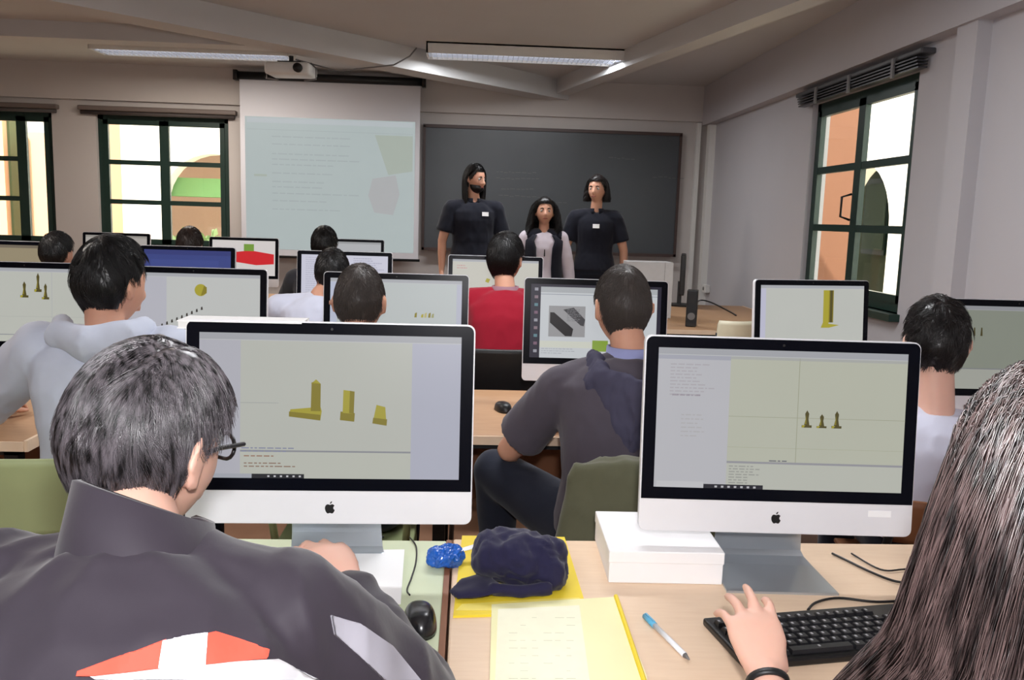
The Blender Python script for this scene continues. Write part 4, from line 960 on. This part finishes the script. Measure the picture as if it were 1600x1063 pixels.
def c_buzz(p):
    app(p,.05,.04,(192,198,198), (190,196,216), bottom=.08)
    for i, (u,h) in enumerate(((.64,.07),(.69,.05),(.715,.07),(.745,.07),(.77,.06))): p([(u,.49),(u+.018,.49),(u+.02,.49+h),(u+.004,.49+h*.8)],(OD,OL,(190,180,120),OD,(160,160,110))[i],5)
def c_photo(p):
    p(R_(0,0,1,1),(26,24,44),0)
    for i in range(9): p(R_(.028,.07+.105*i,.055,.11+.105*i),((150,150,160),(120,90,110),(90,130,140),(130,110,120))[i%4],1)
    p(R_(.075,.0,.97,.965),(198,202,206),1); p(R_(.075,.89,.97,.965),(170,174,178),2); p(R_(.075,.86,.97,.87),(150,156,166),3)
    p(R_(.14,.29,.42,.71),(150,150,152),3)
    p([(.15,.62),(.18,.62),(.33,.40),(.32,.30),(.27,.30),(.15,.48)],(20,20,22),4); p([(.25,.66),(.33,.69),(.42,.53),(.41,.44),(.385,.45)],(60,60,64),5)
    textlines(p,.28,.40,.66,8,(120,120,124),.022,11,6); p(R_(.075,.14,.97,.23),(206,208,196),3); p(R_(.48,.10,.60,.25),(132,160,60),4); textlines(p,.09,.4,.12,3,(160,164,170),.03,12,4)
def c_column(p):
    app(p,.05,.0,(196,198,192),(196,196,216),bottom=.04); p(R_(.60,.40,.655,.93),OL,5); p(R_(.655,.44,.70,.93),OD,5); p(R_(.665,.44,.69,.93),ODK,6); p([(.58,.36),(.66,.36),(.76,.40),(.66,.42),(.60,.44)],OL,6)
def c_wide(p):
    app(p,.0,.0,(164,170,156),bottom=.25)
    for u in (.14,.19,.24): p([(u,.64),(u+.016,.64),(u+.012,.74),(u+.004,.74)],ODK,5)
def c_plain(col): 
    def f(p): p(R_(0,0,1,1),col,0); p(R_(0,.94,1,1),tuple(int(c*.88) for c in col),1)
    return f
def c_blue(p): p(R_(0,0,1,1),(60,76,150),0); p(R_(0,.9,1,1),(52,64,136),1); p(R_(.08,.3,.86,.8),(66,82,158),1)
def c_red(p): p(R_(0,0,1,1),(222,216,214),0); p([(.2,.42),(.35,.66),(.6,.72),(.98,.62),(.98,.34),(.7,.30)],(216,28,40),2); p(R_(.50,.70,.66,.90),(120,160,60),3)
def c_tan(p): p(R_(0,0,1,1),(186,172,140),0); p(R_(0,.94,1,1),(140,128,110),1)
def c_lists(p): p(R_(0,0,1,1),(206,206,222),0); textlines(p,.60,.95,.93,18,(176,176,196),.045,21,1,.02); textlines(p,.05,.4,.93,18,(186,186,204),.045,22,1,.02)
def c_red_boy(p): app(p,0,0,(206,204,194),bottom=.05); textlines(p,.05,.25,.86,2,(206,160,160),.05,31,3,.02); p([(.38,.55),(.42,.52),(.44,.60),(.40,.62)],OL,5)
def place(p, d, z=DZ): q = PD(p[0], p[1], d); return (q.x, q.y-.005, z)
imac('front left computer with three yellow blocks on screen, beside the boy in glasses', place((516,515),1.555,), math.radians(1.0), c_front_left, e=.68, zoff=.012)
imac('front right computer with three chess-like pieces on screen and a white sticker', place((1231,547),1.61), math.radians(-2.4), c_front_right, e=.68, sticker=True)
imac('second row computer at the far left with small dark figures on screen', place((33,413),3.10), math.radians(2), c_left_far, e=.74)
imac('second row computer showing a yellow ball over a row of dots', place((299,418),3.08), 0, c_ball, e=.74)
imac('second row computer behind the short-haired boy, with tiny yellow figures on screen', place((619,430),3.10), 0, c_buzz, e=.76)
imac('second row computer with icon bar and picture of two black shapes on screen', place((934,437),3.10), math.radians(-1), c_photo, e=.8)
imac('computer below the right wall window with a tall yellow column on screen', place((1276,455),3.46), math.radians(12), c_column, e=.76)
imac('wide greenish screen computer at the right edge beyond the white T-shirt boy', place((1600,475),2.74), 0, c_wide, e=.5)
imac('third row computer at the far left with a tan screen', place((-6,377),4.78), 0, c_tan, e=.5)
imac('third row computer with a blue screen', place((291,387),4.78), 0, c_blue, e=.6)
imac('third row computer with pale lists on screen beside the white-shirted student', place((538,396),4.75), 0, c_lists, e=.8)
imac('third row computer facing the boy in the red jumper', place((775,406),4.74), 0, c_red_boy, e=.75)
imac('far row computer with pale screen under the window beside the screen', place((180,369),6.80), 0, c_plain((196,190,184)), e=.6)
imac('far row computer with a red shape on screen', place((380,376),6.58), 0, c_red, e=.75)
imac('far row computer half hidden behind dark-haired heads', place((549,382),7.0), 0, c_plain((204,206,210)), e=.6)

# ------------------------------------------------------------------ things on the front desks
def at(x, y, z=DZ): return PZ(x, y, z)
# white carton
a, b = at(950,912), at(1132,912)
t = thing('cardboard_box', 'plain white carton lying left of the front right computer stand', 'box', ((a.x+b.x)/2, a.y+.11, DZ), math.radians(-1.5))
wbx = mat('white_carton', (246,245,246), .6, .3, var=.02)
hw = (b.x-a.x)/2-.004
MB().box(-hw,hw,-.11,.11,0,.062,bev=.002).build('carton', wbx, t); MB().box(-hw-.0015,hw+.0015,-.1115,.1115,.040,.064,bev=.002).build('lid', wbx, t)
# white slab lying on top of the front left computer
q = PD(378, 508, 1.585)
t = thing('book', 'white book lying across the top edge of the front left computer', 'book', (q.x, q.y+.012, q.z-.0065), math.radians(1.0))
MB().box(-.112,.112,-.03,.05,0,.002).box(-.112,.112,-.03,.05,.013,.015).box(-.112,.112,.048,.05,0,.015).build('cover', M['pap'], t)
MB().box(-.110,.110,-.029,.048,.002,.013).build('pages', mat('page_block', (238,238,236), .8), t)
# sheets of paper under the boy's hand
t = thing('paper_sheet', 'white sheet of paper on the green desk under the boy\'s hand', 'paper', (0,0,0))
pts = [at(505,868),at(632,866),at(626,952),at(480,955)]
MB().add([p+Vector((0,0,.0085)) for p in pts]+[p+Vector((0,0,.0098)) for p in pts], [(3,2,1,0),(4,5,6,7),(0,1,5,4),(1,2,6,5),(2,3,7,6),(3,0,4,7)]).build('sheet', M['pap'], t)
# mice
def mouse(lab, p, rz, m=None, sc=1.0, cable=None):
    t = thing('computer_mouse', lab, 'mouse', (p.x,p.y,p.z), rz)
    mb = MB(); vs = []; n = 24; K = 9
    for j in range(K+1):
        ph = PI/2*j/K
        for i in range(n):
            a = 2*PI*i/n; x = math.cos(a)*.031*(1-.10*math.cos(a*2)); y = math.sin(a)*.056; k = math.cos(ph)**.55 if j < K else 0.0
            vs.append((x*k*sc, y*k*sc, (.034*math.sin(ph)*(1-.15*math.sin(a)*k)+.001)*sc))
    mb.add(vs, grid_faces(n, K)+[tuple(range(n))[::-1]]); mb.build('shell', m or M['blk'], t, True)
    MB().cyl((-.003*sc,.026*sc,.020*sc), .010*sc, .006*sc, axis='x', n=14).build('scroll_wheel', M['grey'], t, True)
    return t
mouse('black mouse near the edge of the green desk', at(656,978), .12, mat('glossy_black_plastic', (24,24,28), .25, .6), 1.0)
pc_ = [at(640,940)+Vector((0,0,.012)), at(636,925)+Vector((0,0,.004)), at(643,905)+Vector((0,0,.003)), at(650,880)+Vector((0,0,.003)), at(650,856)+Vector((0,0,.003)), at(640,842)+Vector((0,0,.003))]
def smooth_path(P, n=6):
    P = [Vector(p) for p in P]; out = []
    for i in range(len(P)-1):
        p0, p1, p2, p3 = P[max(i-1,0)], P[i], P[i+1], P[min(i+2,len(P)-1)]
        for k in range(n): t = k/n; out.append(.5*((2*p1)+(p2-p0)*t+(2*p0-5*p1+4*p2-p3)*t*t+(3*p1-p0-3*p2+p3)*t**3))
    return out+[P[-1]]
def cable(lab, pts, r=.0022, m=None): return tag(MB().tube(smooth_path(pts), r).build('cable', m or M['blk'], None, True), lab, 'cable')
cable('thin black cable running up the green desk from the black mouse', pc_, .0016)
up3 = Vector((0,0,.004))
cable('black cable lying behind the front left computer stand', [at(528,866)+Vector((0,0,.008)), at(540,852)+Vector((0,0,.014)), at(560,845)+up3, at(600,842)+up3], .0022)
cable('black cable looping from the top of the black keyboard', [at(1262,960)+Vector((0,0,.008)), at(1275,945)+up3, at(1310,938)+up3, at(1370,944)+up3, at(1440,940)+up3], .0024)
cable('black cable crossing the desk right of the front right computer stand', [at(1300,868)+up3, at(1325,880)+up3, at(1360,897)+up3, at(1400,912)+up3, at(1440,915)+up3], .0024)
cable('thin black cable lying on the desk behind the girl', [at(1330,868)+up3, at(1375,893)+up3, at(1410,893)+up3, at(1450,889)+up3], .0018)
# pen
a, b = at(1008,963,DZ+.006), at(1077,1032,DZ+.005); d = (b-a); Ln = d.length
t = thing('pen', 'white ballpoint pen with light blue cap end lying on the wooden desk', 'pen', a, math.atan2(-d.x, d.y))
mk = lambda y0,y1,r0,r1: MB().loft([(0,y0,0),(0,y1,0)],[r0,r1],[r0,r1],(1,0,0),14)
mk(.035,Ln-.014,.0045,.0045).build('barrel', mat('pen_white', (236,240,246), .3), t, True); mk(0,.036,.0054,.0054).build('cap', mat('light_blue_pen_cap', (96,180,220), .3), t, True)
mk(Ln-.014,Ln,.0042,.001).build('tip', M['grey'], t, True); MB().box(-.0015,.0015,.002,.034,.0050,.0068).build('clip', mat('light_blue_pen_cap', (0,0,0)), t)
# keyboard with its keys
kb_l, kb_r = at(1097,977), at(1380,955); kd = (kb_r-kb_l); ka = math.atan2(kd.y, kd.x)
t = thing('keyboard', 'black full-size keyboard under the girl\'s hand', 'keyboard', kb_l, ka)
MB().box(0,.44,-.155,0,.0,.014,bev=.004).build('case', M['blk'], t)
km = mat('black_key', (26,26,30), .4, .5); cnt = 0
rowsk = [(-.022,[.016]*13+[.016]*3), (-.048,[.0175]*14+[.0175]*3), (-.0675,[.026]+[.0175]*12+[.0175]*4), (-.087,[.030]+[.0175]*11+[.026]+[.0175]*3), (-.1065,[.038]+[.0175]*10+[.034]+[.0175]*4), (-.126,[.024,.022,.022,.110,.022,.022,.024]+[.0175]*6)]
lg_m = mat('key_legend', (190,190,196), .6)
for y, ws in rowsk:
    x = .010
    for i, w_ in enumerate(ws):
        if x+w_ > .432 or cnt >= 98: break
        m = MB(); m.add([(x,y-.017,.0135),(x+w_,y-.017,.0135),(x+w_,y,.0135),(x,y,.0135),(x+.002,y-.015,.0205),(x+w_-.002,y-.015,.0205),(x+w_-.002,y-.002,.0205),(x+.002,y-.002,.0205)], [(3,2,1,0),(4,5,6,7),(0,1,5,4),(1,2,6,5),(2,3,7,6),(3,0,4,7)])
        m.m = 1; cx, cy = x+w_/2-.002, y-.007; m.add([(cx-.0022,cy-.003,.0208),(cx+.0018,cy-.003,.0208),(cx+.0018,cy+.003,.0208),(cx-.0022,cy+.003,.0208)], [(0,1,2,3)])
        m.build('key', [km, lg_m], t, fix=False); x += w_+.0025; cnt += 1
# yellow folders
def flat(name, lab, cat, pts, m, th=.003, z=0.0, group=None, extra=None, sheet=None):
    c = sum((Vector(p) for p in pts), Vector())/len(pts); t = thing(name, lab, cat, (c.x, c.y, DZ+z), 0, group)
    q = [Vector((p.x-c.x, p.y-c.y, 0)) for p in pts]; MB().prism([(v.x,v.y) for v in q], 0, th, lambda u,v,w_: (u,v,w_)).build('cover', m, t)
    return t, c
f1, c1 = flat('folder', 'yellow card folder lying under the navy cap', 'folder', [at(708,966),at(722,840),at(882,842),at(914,945),at(850,962)], M['yel'], .004)
f2, c2 = flat('folder', 'yellow plastic sleeve holding a printed sheet at the bottom centre', 'folder', [at(768,950),at(962,938),at(1010,1062),at(1016,1100),at(764,1100)], M['yel2'], .002, .0045)
MB().tube([Vector((at(962,938).x-c2.x,at(962,938).y-c2.y,.003)), Vector((at(1012,1090).x-c2.x,at(1012,1090).y-c2.y,.003))], .004).build('spine', M['yel'], f2)
MB().prism([(at(x,y).x-c2.x, at(x,y).y-c2.y) for x,y in ((778,958),(905,952),(925,1100),(772,1100))], .0021, .0026, lambda u,v,w_: (u,v,w_)).build('printed_sheet', mat('cream_sheet', (252,250,222), .7), f2)
tl = MB(); rr = random.Random(4)
for j in range(9):
    y = 972+j*12
    for i in range(6):
        if rr.random() < .35: continue
        p0, p1 = at(795+i*18,y), at(795+i*18+rr.uniform(6,15),y); tl.box(p0.x-c2.x,p1.x-c2.x,p0.y-c2.y,p0.y-c2.y+.0012,.0026,.00275)
tl.build('printed_lines', mat('faint_print', (206,206,176), .8), f2)
MB().prism([(at(x,y).x-c1.x, at(x,y).y-c1.y) for x,y in ((712,958),(722,948),(850,940),(905,938),(909,944),(800,958))], .0042, .0048, lambda u,v,w_: (u,v,w_)).build('flap', mat('light_yellow_card', (252,232,110), .5), f1)
# navy cap
q = at(805,930); q = Vector((q.x, q.y+.05, DZ+.004))
t = thing('cap', 'crumpled navy blue cloth cap on the yellow folder', 'cap', q, .1)
mb = MB(); mb.ball((.01,.01,.040), .088,.070,.052, nu=24, nv=14); mb.ball((.05,-.01,.03), .05,.05,.035)
me = remesh(mb, .005, 2); wrinkle(me, .016, 22, 4, (1,1,1), .005, 50)
for v in me.vertices: v.co.z = max(v.co.z, .0005)
me.shade_smooth(); cap_m = cloth('navy_cap_cloth', (38,36,66), .2); link('crown', me, cap_m, t)
mb = MB(); mb.loft([(-.04,-.03,.016),(-.085,-.045,.012),(-.118,-.062,.006)], [.050,.042,.018], [.006,.006,.004], (.35,-.9,0), 18); mb.loft([(.06,-.062,.012),(.0,-.078,.014),(-.05,-.060,.013)], [.012]*3, [.010]*3, (0,0,1), 12)
me = remesh(mb, .004, 2); wrinkle(me, .004, 30, 2); me.shade_smooth(); link('brim', me, cap_m, t)
# blue crinkled pouch with a white tag
q = at(700,893); t = thing('pouch', 'small shiny blue plastic pouch left of the navy cap', 'pouch', (q.x-.006, q.y+.032, DZ), .2)
mb = MB(); mb.ball((0,0,.018), .036,.032,.020, nu=22, nv=12); me = remesh(mb, .003, 1); wrinkle(me, .006, 60, 5, amp2=.003, sc2=130)
for v in me.vertices: v.co.z = max(v.co.z, .0)
link('bag', me, mat('glossy_blue_plastic', (36,106,210), .2, .6, var=.4, scale=60), t)
MB().loft([(.012,-.004,.024),(.035,.002,.028),(.062,.010,.030)], [.004,.008,.010], [.0012]*3, (.2,-1,0), 12).build('tag', M['pap'], t, True)

# ------------------------------------------------------------------ things on the middle desks
mouse('round black mouse on the wooden desk between the two front screens', PZ(786,642,DZ), .3, None, .95)
p = PZ(842,622,DZ)
t = thing('keyboard', 'white keyboard on the second row desk left of the grey T-shirt boy', 'keyboard', (p.x+.17, p.y-.04, DZ), 0)
MB().box(-.215,.215,-.065,.065,0,.012,bev=.003).build('case', M['white'], t)
kk = MB()
for r_ in range(5):
    for c_ in range(14): kk.box(-.205+c_*.0295,-.205+c_*.0295+.026,-.058+r_*.0235,-.058+r_*.0235+.020,.012,.017)
tag(kk.build('keys', mat('white_keys', (244,243,238), .4), t), kind='stuff')
tt = thing('computer', 'black flat monitor turned edge-on on the teacher\'s table', 'monitor', (*PZ(1064,478,.74).xy, .74), PI/2-.25)
MB().box(-.22,.22,-.02,.02,.10,.42,bev=.008).build('housing', M['blk'], tt); MB().box(-.03,.03,0,.035,.02,.2).build('neck', M['blk'], tt)
MB().cyl((0,0,0), .11, .015, n=28).build('foot', M['blk'], tt); MB().box(-.205,.205,-.0215,-.02,.12,.405).build('screen', M['bez'], tt)
p = PD(1012,424,6.1)
t = thing('cardboard_box', 'pale grey box standing on the teacher\'s table under the chalkboard corner', 'box', (p.x, p.y, .74), 0)
MB().box(-.16,.16,-.10,.10,0,p.z-.74+.07,bev=.004).build('carton', mat('pale_grey_carton', (196,194,196), .7), t); MB().box(.10,.102,-.101,-.099,0,p.z-.74+.07).build('seam', M['grey'], t)
for k, (x, y, d) in enumerate(((1079,440,5.6),)):
    p = PD(x,y,d); t = thing('loudspeaker', 'narrow dark loudspeaker at the right end of the black monitor', 'loudspeaker', (p.x+.02, p.y, .74), -.3)
    MB().box(-.035,.035,-.05,.05,0,.24,bev=.006).build('cabinet', M['blkm'], t); MB().cyl((0,-.053,.07), .024, .004, axis='y').build('driver', M['grey'], t)
cable('black cable trailing over the teacher\'s table towards the right wall', [PZ(1085,476,.74)+up3, PZ(1095,470,.74)+up3, PZ(1112,474,.74)+up3, PZ(1140,488,.74)+up3, PZ(1150,494,.74)+up3], .006)

# ------------------------------------------------------------------ chairs
def chair(lab, x, y, rz, m, zt=.80, zb=.60, slot=False, wd=.20, seat=.45, cv=.03, group=None, name='chair'):
    t = thing(name, lab, 'chair', (x, y, 0), rz, group)
    mb = MB(); n = 14; vs = []
    for th in (0,.012):
        for j, z in enumerate((zb, zb+.015, (zb+zt)/2, zt-.02, zt)):
            ww = wd*(1 if 0 < j < 4 else .93)
            for i in range(n+1): u = -1+2*i/n; vs.append((u*ww, -.19-(z-.45)*.14-(1-u*u)*cv+th, z))
    N = n+1; K = 5; f = []
    for l in (0,1): f += [(l*K*N+j*N+i,l*K*N+j*N+i+1,l*K*N+(j+1)*N+i+1,l*K*N+(j+1)*N+i) for j in range(K-1) for i in range(n)]
    f += [(j*N+i,(j+1)*N+i,K*N+(j+1)*N+i,K*N+j*N+i) for j in range(K-1) for i in (0,n)] + [(j*N+i,j*N+i+1,K*N+j*N+i+1,K*N+j*N+i) for j in (0,K-1) for i in range(n)]
    mb.add(vs, f); b = mb.build('backrest', m, t, True)
    if slot: MB().box(-.012,.012,-.255,-.228,zt-.13,zt-.03).build('slot', M['blkm'], b)
    MB().box(-wd,wd,-.19,.21,seat-.015,seat,bev=.006).build('seat', m, t)
    for s in (-1,1):
        MB().tube([(s*wd*.9,-.17,seat-.02),(s*wd*.95,-.21,seat+.12),(s*wd*.93,-.245,zt-.06)], .011).build('back_post', M['pgreen'] if m == M['pgreen'] else M['blkm'], t, True)
        for yy in (-.18,.18): MB().tube([(s*wd*.9,yy,seat-.015),(s*(wd*.9+.02),yy*1.15,.0)], .011).build('leg', M['pgreen'] if m == M['pgreen'] else M['blkm'], t, True)
    return t
def chair_for(P, lab, m, **k): return chair(lab, P['O'].x, P['O'].y+.0, k.pop('rz',0), m, **k)
chair_for(P1, 'chair under the boy in glasses at the front left', M['pgreen'], zt=.74)
chair_for(P2, 'chair under the long-haired girl at the front right', M['pgreen'], zt=.74)
q = PD(60,755,2.06); chair('olive green chair with curved backrest behind the boy in the pale grey hoodie', q.x-.05, q.y+.22, .05, M['pgreen'], zt=.815, zb=.62, wd=.27)
chair_for(P4, 'wooden chair under the boy in the dark grey hooded T-shirt', M['woodd'], zt=.80, wd=.165)
chair_for(P5, 'chair under the short-haired boy', M['pgreen'], zt=.74)
c6 = chair('black-backed chair behind the boy in the red jumper', P6['O'].x-.03, P6['O'].y+.03, 0, M['blkm'], zt=.86, zb=.50, wd=.19)
chair_for(P7, 'chair under the white-shirted student of the third row', M['pgreen'], zt=.74)
chair_for(P8, 'chair under the dark-haired student of the far row', M['pgreen'], zt=.74); chair_for(P9, 'chair under the student by the tan screen', M['pgreen'], zt=.74)
chair_for(P10, 'chair under the brown-haired student of the far row', M['pgreen'], zt=.74); chair_for(P11, 'chair under the boy in the white T-shirt', M['woodd'], zt=.72, rz=-.15)
q = PD(1146,515,3.95); chair('empty cream plastic chair with a slot in its back, left of the right window screen', q.x, q.y+.22, 0, mat('cream_plastic', (208,202,176), .5), zt=q.z+.045, slot=True, wd=.085)
# khaki jacket hung over the chair of the grey T-shirt boy
kh = cloth('khaki_jacket_cloth', (92,92,72), .15)
cx, cy = P4['O'].x, P4['O'].y
t = thing('jacket', 'khaki jacket hung over the chair back of the dark grey T-shirt boy', 'jacket', (cx+.02, cy-.27, 0), 0)
mb = MB(); mb.loft([(0,0,.835),(0,-.005,.80),(.0,-.03,.66),(.02,-.035,.54),(.03,-.03,.42),(.03,-.03,.36)], [.21,.232,.24,.24,.225,.20], [.030,.045,.05,.055,.045,.03], (1,0,0), 30, 2.6)
me = remesh(mb, .009, 2); wrinkle(me, .022, 7, 5, (1,1,.5), .008, 16); me.shade_smooth(); link('body', me, kh, t)
mb = MB(); mb.loft([(.16,-.055,.74),(.13,-.085,.64),(.05,-.095,.555),(-.08,-.08,.53)], [.035,.040,.042,.03], [.018,.02,.02,.016], (0,0,1), 16)
me = remesh(mb, .008, 2); wrinkle(me, .008, 18, 3); me.shade_smooth(); link('sleeve', me, kh, t)
